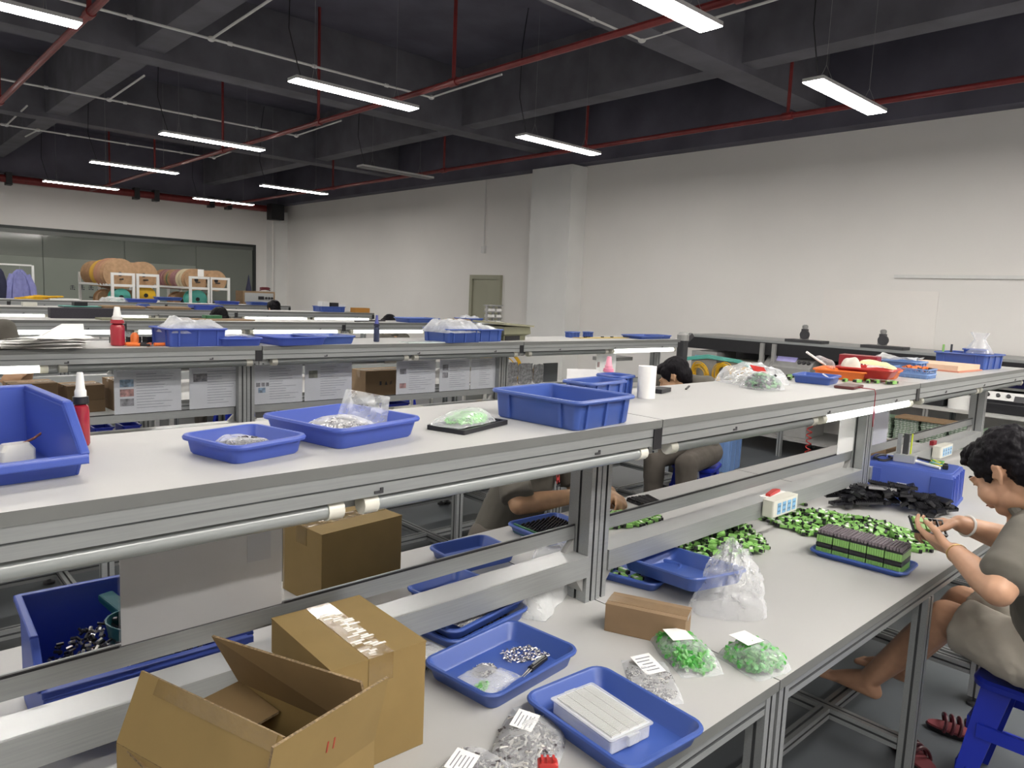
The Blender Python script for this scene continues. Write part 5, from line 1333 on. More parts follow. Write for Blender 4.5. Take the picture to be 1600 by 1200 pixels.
# lilac coat on a rail, test instrument on a cabinet
ct = thing('hanging_coat', 'lilac work coat hanging on a white rail by the window', 'coat', (2.06, 13.2, 1.0), 0)
m = MB(); rings = []
for k_, (z, a, b) in enumerate(((0, .17, .07), (.2, .165, .07), (.4, .15, .065), (.55, .13, .06), (.64, .075, .05), (.68, .035, .03))):
    rings.append([(a*cos(2*pi*i/28)*(1+.10*sin(i*2.4+k_)), b*sin(2*pi*i/28)*(1+.25*sin(i*2.4+k_)), z) for i in range(28)])
m.loft(rings); m.build('coat_body', LILAC, ct)
for s in (-1, 1): MB().tube([(s*.09, 0, .60), (s*.15, -.02, .42), (s*.18, -.03, .05)], [.045, .055, .05], 10).build('sleeve', LILAC, ct)
MB().tube([(0, 0, .66), (0, 0, .74)], .004, 6).build('hanger_hook', MACH, ct)
cr_ = thing('coat_rail', 'white coat rail holding the lilac coat', 'rail', (2.06, 13.2, 0), 0)
for s in (-.6, .17): MB().box((s-.015, -.015, 0), (s+.015, .015, 1.75)).build('upright', WHITEP, cr_, smooth=False)
MB().box((-.585, -.012, 1.735), (.155, .012, 1.759)).build('top_rail', WHITEP, cr_, smooth=False)
place(MB().lathe([(.09, 0), (.11, .3), (.06, .5), (.03, .55)], 16), 'dark_jacket', NAVY, 'dark navy jacket hanging beside the lilac coat', 'jacket', (1.80, 13.2, 1.13), 0)
cb = thing('cabinet', 'wood-edged cabinet under the grey test instrument', 'cabinet', (5.86, 13.6, 0), 0)
MB().box((-.36, -.25, 0), (.36, .25, 1.18)).build('cabinet_body', CARD_PK, cb, smooth=False); MB().box((-.34, -.256, .05), (.34, -.2505, 1.04)).build('door', MACH, cb, smooth=False)
ti = thing('test_instrument', 'grey test instrument with black knobs on the wood-edged cabinet', 'instrument', (5.86, 13.55, 1.1803), radians(-4))
MB().box((-.30, -.2, 0), (.30, .2, .06)).build('base', MACH_DK, ti, smooth=False); MB().box((-.30, -.21, .06), (.30, .2, .30)).build('case', CARD_PK, ti, smooth=False)
MB().box((-.27, -.216, .09), (.27, -.2105, .27)).build('front_panel', mat('instrument_panel', (.36,.37,.37), .5), ti, smooth=False)
MB().box((-.02, -.221, .15), (.09, -.2165, .21)).build('display', BLACK, ti, smooth=False)
for i in range(3): MB().lathe([(.024, 0), (.02, .02)], 12, 0, Matrix.Translation((.13+.055*i, -.2165, .18)) @ Matrix.Rotation(radians(90), 4, 'X')).build('knob', BLACK, ti)
place(MB().lathe([(.055, 0), (.05, .05), (.03, .14), (.012, .26), (.004, .3)], 16), 'black_cone_bottle', NAVY, 'pointed dark bottle standing on the test instrument', 'bottle', (5.72, 13.52, 1.481), 0)
rc = MB()
for i in range(4): rc.tube([(.10*cos(a), .05*sin(a+i), .02+.012*i+.02*abs(sin(a))) for a in [q*.4 for q in range(16)]], .009, 6)
place(rc, 'cable_heap', mat('maroon_cable', (.13,.02,.03), .5), 'dark red cable heaped on the end of the test instrument', 'cable', (6.05, 13.55, 1.481), 0)

# ------------------------------------------------------------------ machines along the long wall
wb = thing('machine_bench', 'dark machine bench standing along the long bare wall', 'workbench', (7.85, 2.9, 0), 0)
MB().box((-.45, -2.0, .72), (.42, 2.15, .75)).build('tabletop', WHITE_TOP, wb, smooth=False)
for y in (-1.98, -.6, .8, 2.1):
    for x in (-.42, .38): MB().prof((x, y, 0), (x, y, .72), .045, .045, 0, ms=1).build('leg', [ALU, ALU_DK], wb, smooth=False)
    MB().prof((.38, y, .75), (.38, y, 1.21), .045, .045, 0, ms=1).build('post', [ALU, ALU_DK], wb, smooth=False)
MB().box((-.40, -1.95, .18), (.38, 2.1, .20)).build('lower_shelf', MACH, wb, smooth=False)
MB().box((-.35, -2.0, 1.21), (.42, 2.15, 1.235)).build('top_shelf', ALU, wb, smooth=False)
MB().box((-.348, -1.98, 1.075), (-.33, 2.13, 1.209)).build('black_fascia', BLACK, wb, smooth=False)
MB().box((.36, -1.96, .76), (.375, 2.1, 1.2)).build('back_panel', MACH_DK, wb, smooth=False)
MB().box((.0, -2.0, .935), (.35, .2, .955)).build('mid_shelf', WHITEP, wb, smooth=False)
for y in (.98, 1.12):
    s_ = MB(); s_.bar((-.36, y, 1.2), (-.36, y, 1.0), .04, .05); s_.bar((-.36, y, 1.01), (-.43, y+.05, .76), .04, .05); s_.build('strut', MACH, wb, smooth=False)
for (y, lb) in ((3.62, 'grey clamp head standing on the machine bench above the display unit'), (2.82, 'grey clamp head on the machine bench behind the red tray')):
    c = thing('machine_clamp', lb, 'clamp', (7.62, y, 1.2352), 0, 'clamp heads on the machine bench')
    MB().box((-.08, -.22, 0), (.12, .18, .03)).build('base_plate', MACH_DK, c, smooth=False, bevel=.004)
    MB().lathe([(.045, .03), (.045, .09), (.03, .11)], 16).build('motor', MACH, c)
    MB().cbox((0, 0, .12), (.05, .06, .05)).build('jaw', MACH_DK, c, smooth=False, bevel=.004); MB().lathe([(.022, .14), (.03, .16), (.03, .18), (.015, .19)], 14).build('knob', MACH, c)
    MB().lathe([(.05, -.012), (.05, .012)], 20, 0, Matrix.Translation((-.04, -.02, .085)) @ Matrix.Rotation(radians(90), 4, 'Y')).build('dial', MACH_DK, c)
lu = thing('display_unit', 'grey machine with a slanted violet display on the wall bench', 'machine', (7.62, 3.72, .7503), 0)
MB().prism([(-.16, 0), (.16, 0), (.16, .36), (.02, .36), (-.16, .22)], -.27, .27, 'y').build('housing', MACH, lu, smooth=False, bevel=.01)
M = Matrix.Translation((-.078, .04, .284)) @ Matrix.Rotation(radians(-52), 4, 'Y')
MB().cbox((0, 0, .0), (.13, .22, .01), M=M).build('display', SCREEN, lu, smooth=False)
for i in range(3):
    MB().lathe([(.022, 0), (.018, .02)], 12, 0, Matrix.Translation((-.1, -.12-.05*i, .268)) @ Matrix.Rotation(radians(-52), 4, 'Y')).build('knob', MACH_DK, lu)
for (y, w, h, lb, m_) in ((4.72, .34, .30, 'grey computer case with a small blue badge on the wall bench', MACH), (4.22, .46, .23, 'low beige unit beside the computer case on the wall bench', mat('unit_beige', (.34,.33,.28), .5))):
    q = thing('machine_unit', lb, 'machine', (7.66, y, .7503), 0)
    MB().box((-.22, -w/2, 0), (.2, w/2, h)).build('case', m_, q, smooth=False, bevel=.006)
    if m_ is MACH: MB().box((-.223, .0, h-.09), (-.2195, .12, h-.05)).build('badge', SOCKET, q, smooth=False)
    else:
        for i in range(2): MB().box((-.222, -.20+.09*i, .06), (-.2195, -.13+.09*i, .20)).build('pale_panel', IVORY, q, smooth=False)
dk = thing('dark_column', 'dark cylinder bracket at the end of the second bench', 'machine', (5.36, 3.62, 0), 0)
MB().box((-.035, -.035, 0), (.035, .035, 1.28)).build('column', MACH_DK, dk, smooth=False, bevel=.006); MB().bar((.03, 0, 1.27), (.10, -.02, 1.33), .04, .04).build('arm', MACH_DK, dk, smooth=False); MB().lathe([(.05, 1.28), (.05, 1.33), (.03, 1.35)], 14).build('cap', MACH, dk)
MB().box((-.16, -.16, 0), (.16, .16, .03)).build('foot_plate', MACH_DK, dk, smooth=False)
for i, (y, z, r, lb) in enumerate(((4.72, .80, .12, 'yellow cable coil in front of the computer case, near the bowed head'), (4.40, .80, .145, 'largest yellow cable coil in front of the low beige unit'), (4.12, .79, .12, 'yellow cable coil half hidden by the large crinkled bag'))):
    coil(lb, (7.375, y, z), (radians(80), 0, radians(80)), r, YELLOW, 15, .0050, seed=20+i)
tq = MB()
for i in range(4): tq.tube([(0, 0, .0+.01*i), (-.02, -.3, .05+.012*i), (0, -.7, .03+.01*i), (.02, -1.0, -.06+.01*i)], .007, 6)
place(tq, 'aqua_cable', AQUA, 'turquoise cable strung over the yellow coils', 'cable', (7.43, 4.95, .93), 0)
for i, (y, lb) in enumerate(((1.72, 'black recorder with a white knob panel at the far end of the wall bench'), (2.40, 'black recorder with a grey sloped panel beside the white cylinder'))):
    r_ = thing('recorder', lb, 'machine', (7.68, y, .7503), 0)
    MB().prism([(-.20, 0), (.18, 0), (.18, .17), (-.08, .17), (-.20, .09)], -.22, .22, 'y').build('case', BLACK, r_, smooth=False, bevel=.006)
    M = Matrix.Translation((-.143, 0, .134)) @ Matrix.Rotation(radians(-56.3), 4, 'Y')
    MB().cbox((0, 0, 0), (.12, .38, .008), M=M).build('front_panel', WHITEP if i == 0 else MACH, r_, smooth=False)
    for q in range(3): MB().lathe([(.018, .004), (.015, .025)], 12, 0, M @ Matrix.Translation((.02, .13-.08*q, 0))).build('knob', BLACK, r_)
    MB().cbox((0, -.12, .006), (.06, .09, .004), M=M).build('meter', MACH_DK, r_, smooth=False)
place(MB().lathe([(.09, 0), (.09, .12), (.085, .125)], 24), 'white_cylinder', WHITEP, 'white cylinder box between the two black recorders', 'box', (7.52, 2.06, .7503), 0)
sg = thing('sign_card', 'dark blue card with white lettering standing on the wall bench', 'card', (7.9, 1.78, .956), 0)
MB().box((-.005, -.13, 0), (.005, .13, .2)).build('card', mat('navy_card', (.03,.035,.22), .5), sg, smooth=False)
lt = MB(); lt.prism([(.02, .11), (.09, .12), (.05, .15)], -.0075, -.006, 'x')
for i in range(5): lt.box((-.0075, -.10+.028*i, .03), (-.006, -.08+.028*i, .055+.01*(i % 2)))
lt.build('white_lettering', PAPER, sg, smooth=False)
# stacked circuit boards under the wall bench
PB = MB(); PB.box((-.12, -.10, 0), (.12, .10, .013), 0); PB.box((-.121, -.101, .004), (.121, .101, .007), 1)
for i in range(6): PB.box((-.1225, -.085+.03*i, .002), (-.1212, -.07+.03*i, .011), 1)
PBM = PB.mesh('circuit_board', [PCB, PCB_LT], smooth=False)
for s_i, y in enumerate((2.60, 2.37, 2.14, 1.91, 1.68, 1.45)):
    for k_ in range(26):
        o = bpy.data.objects.new('circuit_board', PBM); COL.objects.link(o)
        o.location = (7.42+.015*RND.random() - .14, y+.01*RND.random(), .2 + .0*k_ + .0165*k_ + .0005); o.rotation_euler = (0, 0, RND.uniform(-.04, .04))
        tag(o, 'green circuit board in the stacks before the wall bench', 'circuit board', 'circuit boards stacked before the wall bench')
pal = thing('low_table', 'low grey table carrying the stacks of green circuit boards', 'table', (7.28, 2.02, 0), 0)
MB().box((-.15, -.72, .17), (.15, .75, .2)).build('tabletop', MACH, pal, smooth=False)
for x in (-.13, .13):
    for y in (-.68, .7): MB().box((x-.015, y-.015, 0), (x+.015, y+.015, .17)).build('leg', MACH, pal, smooth=False)
place(MB().cbox((0,0,.008), (.26, .50, .016)), 'brown_board', CARD_PK, 'brown board lying on top of the circuit board stacks', 'board', (7.28, 2.22, .632), .02, smooth=False)
carton('brown carton on the tabletop behind the second power strip', (4.45, 1.62, TOP), .1, .22, .16, .10, CARD_PK, tape='x')
sp_ = MB(); sp_.tube([(.025*cos(a), .025*sin(a), .62-.0068*i) for i, a in enumerate([q*.7 for q in range(90)])], .006, 6)
place(sp_, 'spiral_hose', RED, 'red spiral air hose hanging before the wall bench', 'hose', (7.36, 3.35, .0), 0)
for (y, w, h, lb) in ((4.55, .4, .55, 'grey machine cabinet standing under the wall bench'), (3.75, .5, .5, 'lighter grey cabinet under the display unit')):
    place(MB().cbox((0, 0, h/2), (.45, w, h)), 'machine_cabinet', MACH, lb, 'cabinet', (7.82, y, .2003), 0, bevel=.006)
for i, (x, y, lb) in enumerate(((6.35, 3.75, 'blue crate on the floor in the aisle end'), (6.5, 4.25, 'blue crate on the floor nearer the wall machines'))):
    ribbed_bin(lb, (x, y, 0), .2, .40, .30, .40, BLUE_CLR, 'crates on the aisle floor', flare=.04)

# ------------------------------------------------------------------ people
def cone(m, a, b, ra, rb, n=16, cap=True, sq=None):
    """tapered limb piece with round ends (ends flat when cap is False)"""
    a = Vector(a); b = Vector(b); d = b-a; L = d.length
    if L < 1e-5: return
    z = d/L; up = Vector((0,0,1)) if abs(z.z) < .95 else Vector((0,1,0))
    x = up.cross(z).normalized(); y = z.cross(x)
    T = Matrix((x, y, z)).transposed().to_4x4(); T.translation = a
    pr = []
    if cap:
        for k_ in range(1, 5): t = -pi/2 + pi/2*k_/5; pr.append((ra*cos(t), ra*sin(t)))
    pr += [(ra, 0), (ra*.67+rb*.33, L*.33), (ra*.33+rb*.67, L*.67), (rb, L)]
    if cap:
        for k_ in range(1, 5): t = pi/2*k_/5; pr.append((rb*cos(t), L+rb*sin(t)))
    m.lathe(pr, n, 0, T)
def chain(m, pts, rs, n=16):
    for i in range(len(pts)-1): cone(m, pts[i], pts[i+1], rs[i], rs[i+1], n)
def ell_at(m, c, r, X=None):
    m.ell((0,0,0), r, 0, (Matrix.Translation(Vector(c)) @ X) if X else Matrix.Translation(Vector(c)), 20, 14)
def frame(f, u):
    f = Vector(f).normalized(); r = f.cross(Vector(u)).normalized(); u2 = r.cross(f)
    return Matrix((r, f, u2)).transposed().to_4x4()      # local x right, y forward, z up
def head_into(m, c, F, k=1.0):
    T = Matrix.Translation(Vector(c)) @ F @ Matrix.Scale(k, 4)
    def e(p, r): m.ell(p, r, 0, T, 20, 14)
    def cc(a, b, ra, rb, n=10): cone(m, T @ Vector(a), T @ Vector(b), ra*k, rb*k, n)
    e((0,-.018,.032), (.074,.094,.082)); e((0,.032,-.022), (.062,.062,.082)); e((0,.050,-.088), (.036,.036,.026)); e((0,.010,-.07), (.055,.055,.04))
    for s in (-1, 1):
        e((s*.038,.052,-.040), (.033,.034,.036)); e((s*.030,.084,.018), (.024,.010,.008)); e((s*.031,.080,.003), (.017,.013,.009))
        e((s*.012,.101,-.034), (.009,.010,.007))
        cc((s*.073,-.006,.014), (s*.078,-.020,.024), .0055, .0055); cc((s*.078,-.020,.024), (s*.081,-.034,.014), .0055, .0055); cc((s*.081,-.034,.014), (s*.080,-.032,-.008), .0055, .005); cc((s*.080,-.032,-.008), (s*.075,-.014,-.032), .005, .0065)
        e((s*.073,-.018,-.004), (.005,.014,.024)); e((s*.0735,-.002,-.006), (.006,.005,.008))
    cc((0,.092,.010), (0,.110,-.028), .0085, .012); e((0,.095,-.058), (.022,.009,.0065)); e((0,.093,-.071), (.019,.009,.007))
def face_parts(o, c, F, k=1.0):
    T = Matrix.Translation(Vector(c)) @ F @ Matrix.Scale(k, 4)
    for s in (-1, 1):
        MB().ell((s*.031,.0885,.0015), (.0105,.0065,.0022), 0, T, 14, 8).build('eyelash', HAIR, o)
        m = MB(); m.tube([T @ Vector(p) for p in ((s*.014,.0935,.024), (s*.03,.0955,.029), (s*.047,.088,.024))], [.002*k, .0032*k, .0012*k], 8); m.build('eyebrow', HAIR, o)
    m = MB(); m.ell((0,.1025,-.0645), (.017,.0035,.0028), 0, T, 14, 8); m.build('mouth', mat('lip', (.30,.10,.08), .5), o)
def hair_obj(o, c, F, k=1.0, curly=.006, fringe=True, voxel=.005):
    T = Matrix.Translation(Vector(c)) @ F @ Matrix.Scale(k, 4)
    m = MB()
    def e(p, r): m.ell(p, r, 0, T, 20, 14)
    e((0,-.030,.052), (.086,.094,.084)); e((0,-.066,.0), (.076,.058,.072)); e((0,-.072,-.048), (.056,.036,.036))
    for s in (-1, 1): e((s*.066,.012,.042), (.020,.044,.044)); e((s*.070,.018,.008), (.010,.013,.030))
    if fringe:
        e((0,.042,.088), (.066,.052,.034)); e((.03,.070,.074), (.034,.022,.022)); e((-.034,.068,.074), (.030,.022,.024))
    return organic(m, 'hair', HAIR, o, voxel*k, 3, .5, curly, 55.0)
def hand_into(m, w, d, n, thumb, curl=.55, k=1.0, spread=.006, L=1.0):
    """w wrist, d direction of the fingers, n back-of-hand normal, thumb = +1/-1 side along d x n"""
    w = Vector(w); d = Vector(d).normalized(); n = Vector(n); n = (n - d*n.dot(d)).normalized(); s = d.cross(n)*thumb
    knuck = []
    for i, off in enumerate((.030, .010, -.010, -.028)):          # index (thumb side) .. little
        base = w + d*(.083-.004*abs(i-1))*k*L + s*off*k
        knuck.append(base)
        cone(m, w + d*.012*k + s*off*.55*k, base, .0135*k, .0115*k, 10)
    ell_at(m, w + d*.045*k, Vector((.016, .016, .016))*k*1.0)
    for i, base in enumerate(knuck):
        ln = (.040, .044, .041, .032)[i]*k*L
        a = curl*(.8+.15*i); p = base; ang = a*.6
        for j, (q, r0, r1) in enumerate(((1.0, .0098, .0090), (.68, .0090, .0082), (.52, .0082, .0066))):
            v = d*cos(ang) - n*sin(ang) + s*spread*(1.5-i)*8
            e = p + v.normalized()*ln*q
            cone(m, p, e, r0*k, r1*k, 10)
            p = e; ang += a
    b0 = w + d*.022*k + s*.026*k; b1 = b0 + (d*.6 + s*.6 - n*.35).normalized()*.042*k; b2 = b1 + (d*.95 + s*.1 - n*.35).normalized()*.032*k; b3 = b2 + (d*.9 - s*.25 - n*.3).normalized()*.024*k
    chain(m, [w + d*.012*k + s*.012*k, b0, b1, b2, b3], [.015*k, .0145*k, .0115*k, .0098*k, .0078*k], 10)
    return knuck
def cross_mark(parent, c, F, size):
    """red emblem of two bent strokes with a line of small grey letters under it"""
    T = Matrix.Translation(Vector(c)) @ F
    m = MB()
    for s in (-1, 1):
        m.cbox((s*.32*size, 0, 0), (.24*size, .0012, 1.0*size), M=T)
        m.cbox((s*.12*size, 0, 0), (.2*size, .0012, .30*size), M=T @ Matrix.Rotation(s*.5, 4, 'Y'))
    m.build('red_emblem', mat('red_emblem', (.55,.06,.06), .7), parent, smooth=False)
    m = MB()
    for i in range(5): m.cbox(((-.5+.25*i)*size, 0, -.78*size), (.16*size, .0012, .2*size), M=T)
    m.build('emblem_letters', INK_DK, parent, smooth=False)
def stool(label, loc, rz, seat=.45):
    t = thing('plastic_stool', label, 'stool', loc, rz, 'blue plastic stools')
    MB().loft([rrect(.31, .31, .05, seat-.028), rrect(.315, .315, .05, seat-.010), rrect(.30, .30, .05, seat), rrect(.20, .20, .06, seat-.004)]).build('seat', BLUE_DP, t)
    for sx in (-1, 1):
        for sy in (-1, 1):
            m = MB(); top = Vector((sx*.130, sy*.130, seat-.02)); bot = Vector((sx*.185, sy*.185, 0))
            ring = lambda c, w: [(c.x, c.y, c.z), (c.x - sx*w, c.y, c.z), (c.x - sx*w, c.y - sy*.012, c.z), (c.x - sx*.012, c.y - sy*.012, c.z), (c.x - sx*.012, c.y - sy*w, c.z), (c.x, c.y - sy*w, c.z)]
            m.loft([ring(bot, .050), ring(top, .085)]); m.build('leg', BLUE_DP, t, smooth=False)
    for z, q in ((seat*.62, .155), (seat*.28, .170)):
        for s in (-1, 1):
            MB().box((-q+.03, s*q-.005, z-.022), (q-.03, s*q+.005, z+.022)).build('stretcher', BLUE_DP, t, smooth=False)
            MB().box((s*q-.005, -q+.03, z-.022), (s*q+.005, q-.03, z+.022)).build('stretcher', BLUE_DP, t, smooth=False)
    return t

# the woman at the near bench: grey polo shirt, beige shorts, bare foot on the bench bar
def torso(m, hip, chest, neck, shL, shR, k=1.0, belly=.0):
    hip, chest, neck, shL, shR = map(Vector, (hip, chest, neck, shL, shR))
    ax = (shR-shL).normalized(); up = (chest-hip).normalized(); fw = up.cross(ax)
    X = Matrix((ax, fw, up)).transposed().to_4x4()
    mid = hip.lerp(chest, .5)
    ell_at(m, hip, (.165*k, .115*k, .12*k), X); ell_at(m, mid + fw*belly*.5, (.155*k, (.112+belly)*k, .14*k), X); ell_at(m, chest, (.165*k, .108*k, .15*k), X)
    rings = []
    for t, rx, ry in ((-.25, .150, .105), (0, .165, .118), (.25, .163, .116+belly*.7), (.5, .160, .113+belly), (.75, .164, .111+belly*.5), (1, .166, .108), (1.2, .155, .098)):
        c = hip.lerp(chest, t)
        rings.append([c + ax*rx*k*cos(2*pi*i/24) + fw*ry*k*sin(2*pi*i/24) for i in range(24)])
    m.loft(rings)
    ell_at(m, chest.lerp(neck, .45), (.150*k, .088*k, .085*k), X)
    for s in (shL, shR): cone(m, chest.lerp(neck, .55), s, .075*k, .064*k); cone(m, neck, s + Vector((0,0,.0)), .045*k, .058*k)
    return X, fw, up
W = thing('person', 'woman in a grey polo shirt and beige shorts assembling connectors at the near bench', 'person', (0, 0, 0))
def woman():
    hip = Vector((2.68, .33, .565)); chest = Vector((2.59, .425, .86)); neck = Vector((2.56, .480, 1.035))
    shL, shR = Vector((2.405, .452, .995)), Vector((2.73, .46, 1.0))
    elL, wrL = Vector((2.255, .474, .868)), Vector((2.455, .638, .888))
    elR, wrR = Vector((2.83, .56, .86)), Vector((2.64, .683, .930))
    hc = Vector((2.535, .545, 1.140)); F = frame((.30, .74, -.56), (.12, .45, .8))
    sk = MB()
    head_into(sk, hc, F)
    chain(sk, [neck - Vector((0,.03,.05)), neck + Vector((0,.0,.02)), hc + F.to_3x3() @ Vector((0,-.03,-.045))], [.062, .056, .052])
    for sh, el, wr in ((shL, elL, wrL), (shR, elR, wrR)):
        chain(sk, [sh, sh.lerp(el, .6), el, el.lerp(wr, .3), wr], [.050, .049, .041, .043, .027])
    # left hand cups the part from below, right hand works from above
    hand_into(sk, wrL, (.36, .93, .08), (-.62, .20, -.75), 1, curl=.60)
    hand_into(sk, wrR, (-.42, .90, -.08), (.20, .10, .97), -1, curl=.95)
    # legs
    hL, kL, aL = Vector((2.605, .34, .555)), Vector((2.705, .705, .585)), Vector((2.755, .945, .242))
    hR, kR, aR = Vector((2.755, .34, .555)), Vector((2.90, .71, .585)), Vector((2.97, .90, .245))
    for h, k_, a in ((hL, kL, aL), (hR, kR, aR)):
        chain(sk, [h, h.lerp(k_, .5), k_, k_.lerp(a, .35), a], [.088, .078, .058, .056, .036])
        fd = Vector((-.04, .98, -.06)); heel = a + Vector((.0, -.025, -.040)); ball = a + Vector((-.01, .120, -.036))
        chain(sk, [a, heel], [.036, .026]); chain(sk, [a, a.lerp(ball, .6), ball], [.034, .030, .022])
        chain(sk, [heel, ball], [.026, .020])
        for i in range(5):
            o_ = Vector((-.028+.014*i, 0, 0)); cone(sk, ball + o_*.8 + Vector((0,-.01,0)), ball + o_ + Vector((0, .042-.004*abs(i-1), -.002)), .011, .009 if i else .011, 10)
    chain(sk, [neck - Vector((0,0,.04)), chest, hip], [.06, .085, .09]); chain(sk, [hL, hip, hR], [.08, .08, .08])
    organic(sk, 'body', SKIN, W, .0045, 5)
    face_parts(W, hc, F)
    hair_obj(W, hc, F, 1.0, .007)
    st = MB()
    X, fw, up = torso(st, hip + Vector((0,0,.02)), chest, neck - Vector((0,0,.02)), shL, shR, 1.0, .02)
    for sh, el in ((shL, elL), (shR, elR)):
        cone(st, sh, sh.lerp(el, .64), .063, .068, 20, True); cone(st, sh.lerp(el, .5), sh.lerp(el, .72), .066, .070, 20, False)
    sh_ = organic(st, 'polo_shirt', SHIRT, W, .006, 14, ruffle=.0035, rscale=13)
    cl = MB(); c0 = neck + Vector((-.0, .0, .0))
    FC = frame((.05, .75, .45), (0, -.45, .8))
    ring = [c0 + FC.to_3x3() @ Vector((.066*cos(a), .062*sin(a), .008*sin(a)-.012)) for a in [2*pi*i/28 for i in range(28)] if not (1.35 < a < 1.8)]
    ring = ring[5:] + ring[:5]
    cl.tube(ring, .017, 10); cl.build('collar', SHIRT, W)
    cross_mark(W, (2.50, .532, .925), frame((-.55, .8, .1), (.2, .2, .9)), .034)
    sh2 = MB()
    ell_at(sh2, hip + Vector((0, .02, -.03)), (.172, .14, .10))
    for h, k_ in ((hL, kL), (hR, kR)): cone(sh2, h + Vector((0,-.06,-.0)), h.lerp(k_, .55), .098, .096, 20); cone(sh2, h.lerp(k_, .3), h.lerp(k_, .86), .100, .090, 20, False)
    organic(sh2, 'shorts', SHORTS, W, .007, 9, ruffle=.006, rscale=14)
    b = MB(); b.tube([wrR.lerp(elR, .13) + frame(elR-wrR, (0,0,1)).to_3x3() @ Vector((.033*cos(a), 0, .033*sin(a))) for a in [2*pi*i/24 for i in range(24)]], .004, 8, closed=True)
    place(b, 'bracelet', WHITEP, 'white bracelet round the right wrist of the seated woman', 'bracelet', (0,0,0))
    b = MB(); b.tube([wrL.lerp(elL, .06) + frame(elL-wrL, (0,0,1)).to_3x3() @ Vector((.0295*cos(a), 0, .0295*sin(a))) for a in [2*pi*i/24 for i in range(24)]], .0013, 6, closed=True)
    place(b, 'thin_bracelet', mat('gold_thread', (.5,.35,.12), .3, .6), 'thin gold bracelet round the near wrist of the seated woman', 'bracelet', (0,0,0))
    # the half-filled rack in her hands
    r = thing('held_rack', 'half-filled black connector rack held in the hands of the seated woman', 'rack', (2.535, .742, .925), 0)
    r.rotation_euler = (radians(40), radians(6), radians(-43))
    m = MB()
    for y in (-.028, .028): m.cbox((0, y, 0), (.11, .004, .010))
    for i in range(7): m.cbox((-.053+.0176*i, 0, 0), (.003, .056, .009))
    m.build('holder', BLACK, r, smooth=False)
    for i in range(3):
        for j in range(2):
            MB().cbox((-.044+.0176*i, -.014+.026*j, .006), (.012, .018, .016)).build('green_connector', GREEN, r, smooth=False)
woman()
st = stool('blue plastic stool under the woman in beige shorts', (2.79, .445, 0), radians(2), .448)

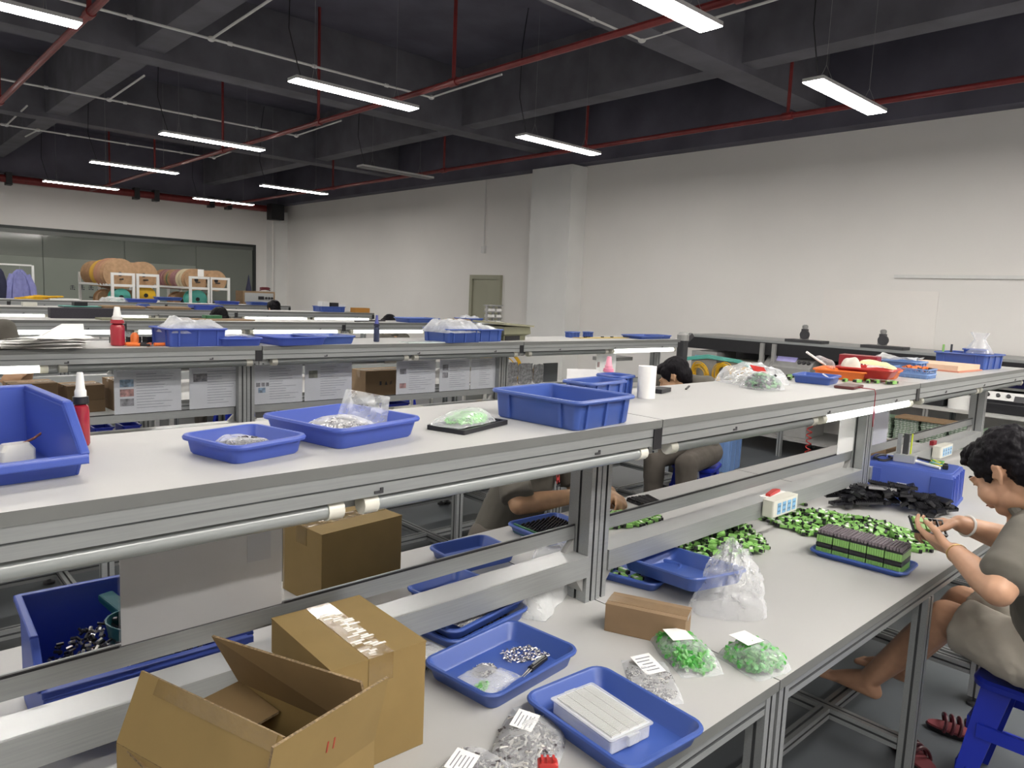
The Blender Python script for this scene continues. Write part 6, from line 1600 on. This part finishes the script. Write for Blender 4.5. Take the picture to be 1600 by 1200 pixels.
# bowed worker on the far side of bench 1: only the shirt front, an arm and the hands show under the shelf
def seated(label, base, face, hair_only=False, elbow=None, hands=None, lean=.22, head_drop=.12, trousers=TROUSER, voxel=.007, skin=SKIN_B, emblem=False, k=1.0, hairk=1.0, fringe=True, head_dir=None, up=0.0, sleeve=.72):
    """base: point on the seat; face: unit heading (x, y)"""
    P = thing('person', label, 'person', (0, 0, 0))
    f = Vector((face[0], face[1], 0)).normalized(); r = f.cross(Vector((0,0,1)))
    def q(a, b, z): return Vector((base[0], base[1], 0)) + f*a + r*b + Vector((0,0,z))
    def leg(s):
        if up: return q(0, s*.09, .555+up), q(.05, s*.10, .50), q(0, s*.10, .085)
        return q(0, s*.09, .555), q(.40, s*.12, .53), q(.36, s*.13, .085)
    hip = q(0, 0, .56+up); chest = q(lean*.6, 0, .86*k+up); neck = q(lean, 0, 1.03*k+up); shL, shR = q(lean*.85, -.175, .985*k+up), q(lean*.85, .175, .985*k+up)
    elL, elR = q(lean+.05, -.22, .775+up*.7), q(lean+.05, .22, .775+up*.7)
    wrL, wrR = q(lean+.27, -.08, .80), q(lean+.27, .10, .80)
    if elbow: elR = Vector(elbow)
    if hands: wrL, wrR = Vector(hands[0]), Vector(hands[1])
    hc = neck + f*.075 + Vector((0,0,.135-head_drop*.35)); F = frame(f*.8 + Vector((0,0,-head_drop*4)), f*head_drop*3 + Vector((0,0,1)))
    if head_dir: F = frame(head_dir, Vector((head_dir[0], head_dir[1], 0))*.6 + Vector((0,0,1)))
    sk = MB(); head_into(sk, hc, F)
    chain(sk, [neck - Vector((0,0,.06)), neck, hc + F.to_3x3() @ Vector((0,-.03,-.05))], [.062, .056, .052])
    for s, sh, el, wr in ((-1, shL, elL, wrL), (1, shR, elR, wrR)):
        chain(sk, [sh, sh.lerp(el, .6), el, el.lerp(wr, .3), wr], [.050, .049, .040, .042, .027])
        tgt = (wrL+wrR)/2 + f*.09
        hand_into(sk, wr, (tgt-wr).normalized() + f*.5 + Vector((0,0,-.1)), Vector((0,0,1)) - r*(-s)*.55, -s, curl=.6)
    for s in (-1, 1):
        h, k_, a = leg(s)
        chain(sk, [hip, h, k_], [.08, .07, .052]); chain(sk, [k_, a], [.05, .036]); chain(sk, [a, a + f*.15 - Vector((0,0,.055))], [.036, .024]); chain(sk, [a - f*.03 - Vector((0,0,.05)), a + f*.15 - Vector((0,0,.058))], [.028, .024])
    chain(sk, [neck - Vector((0,0,.04)), chest, hip], [.06, .085, .09])
    organic(sk, 'body', skin, P, voxel, 4)
    face_parts(P, hc, F); hair_obj(P, hc, F, 1.0*hairk, .003, fringe, .006)
    st = MB(); torso(st, hip + Vector((0,0,.02)), chest, neck - Vector((0,0,.03)), shL, shR, 1.0, .01)
    for sh, el in ((shL, elL), (shR, elR)):
        cone(st, sh, sh.lerp(el, .64), .062, .066, 18); cone(st, sh.lerp(el, .5), sh.lerp(el, sleeve), .065, .070, 18, False)
    organic(st, 'polo_shirt', SHIRT, P, .008, 10, ruffle=.003, rscale=13)
    cl = MB(); cl.tube([neck + f*.005 + r*.064*cos(a) + f*.060*sin(a) + Vector((0,0,-.012-.012*sin(a))) for a in [2*pi*i/24 for i in range(24)] if not 1.35 < a < 1.8], .016, 8); cl.build('collar', SHIRT, P)
    tr = MB(); ell_at(tr, hip + Vector((0,0,-.02)), (.17, .15, .10))
    for s in (-1, 1):
        h, k_, a = leg(s)
        chain(tr, [h, k_], [.098, .076]); cone(tr, k_, a + Vector((0,0,.04)), .072, .060, 18, False); cone(tr, k_, k_.lerp(a, .3), .076, .072, 18)
    organic(tr, 'trousers', trousers, P, .009, 4, ruffle=.003, rscale=14)
    if emblem:
        cross_mark(P, chest + f*.118 - r*.075 + Vector((0,0,.03)), frame(f*.98 - r*.2 + Vector((0,0,.1)), (0,0,1)), .042)
    return P, hc
seated('bowed worker in grey shirt with red emblem behind the near bench', (2.13, 2.30), (.20, -.98), elbow=(1.935, 2.01, .785), hands=((2.38, 1.92, .790), (2.235, 1.945, .795)), sleeve=.86, lean=.17, head_drop=.28, emblem=True, k=.93)
stool('blue plastic stool under the bowed worker behind the near bench', (2.13, 2.32, 0), .2)
seated('worker with short black hair sitting at the second bench, seen from behind', (4.51, 2.86), (-.98, -.12), lean=.35, head_drop=.42, k=1.085, head_dir=(-.25, .85, -.45))
stool('blue plastic stool under the worker seen from behind at the second bench', (4.55, 2.88, 0), .35)
seated('worker whose round black hair rises above the third shelf', (2.92, 7.42), (-.05, 1), lean=.12, head_drop=.10, voxel=.01, k=1.085)
stool('blue plastic stool under the round-haired worker', (2.98, 7.40, 0), 0)
seated('worker whose black hair shows beside the blue tray of the third shelf', (5.0, 7.42), (-.1, 1), lean=.12, head_drop=.10, voxel=.01, k=1.04)
stool('blue plastic stool under the worker beside the third-shelf tray', (5.0, 7.40, 0), 0)
seated('worker whose dark hair shows beside the test instrument', (4.62, 9.86), (0, 1), lean=.12, head_drop=.02, voxel=.01, k=1.10)
stool('blue plastic stool under the worker by the test instrument', (4.62, 9.84, 0), 0)
seated('worker in a grey shirt bending with a raised arm behind the second bench', (.47, 5.06), (.10, -1), lean=.30, head_drop=.3, voxel=.009, hands=((.72, 4.46, 1.12), (.22, 4.45, 1.05)), up=.31)

# sandals on the floor
def sandal(label, loc, rz):
    t = thing('sandal', label, 'sandal', loc, rz, 'dark red sandals on the floor')
    def outline(k): return [(k*(.040 + (.008 if i in range(4, 12) else 0))*cos(2*pi*i/24 - pi/2)*(1.0 if sin(2*pi*i/24 - pi/2) > 0 else .85), .118*k*sin(2*pi*i/24 - pi/2)) for i in range(24)]
    m = MB(); m.loft([[(x, y, 0) for x, y in outline(.94)], [(x, y, .018) for x, y in outline(1)]]); m.build('sole', BLACK, t)
    m = MB(); m.loft([[(x, y, .0182) for x, y in outline(.97)], [(x, y, .025) for x, y in outline(.95)]]); m.build('footbed', mat('rose_footbed', (.20,.04,.05), .6), t)
    for i, y in enumerate((.055, .03, .005, -.02)):
        MB().tube([(.045*cos(a), y + .006*sin(2*a), .018 + .050*sin(a)) for a in [pi*j/12 for j in range(13)]], .0065, 8).build('strap', mat('wine_strap', (.06,.008,.014), .35), t)
    return t
sandal('dark red strappy sandal on the floor beside the stool leg', (3.08, .71, 0), radians(15))
sandal('dark red strappy sandal on the floor beside the bench leg', (2.765, .765, 0), radians(-35))
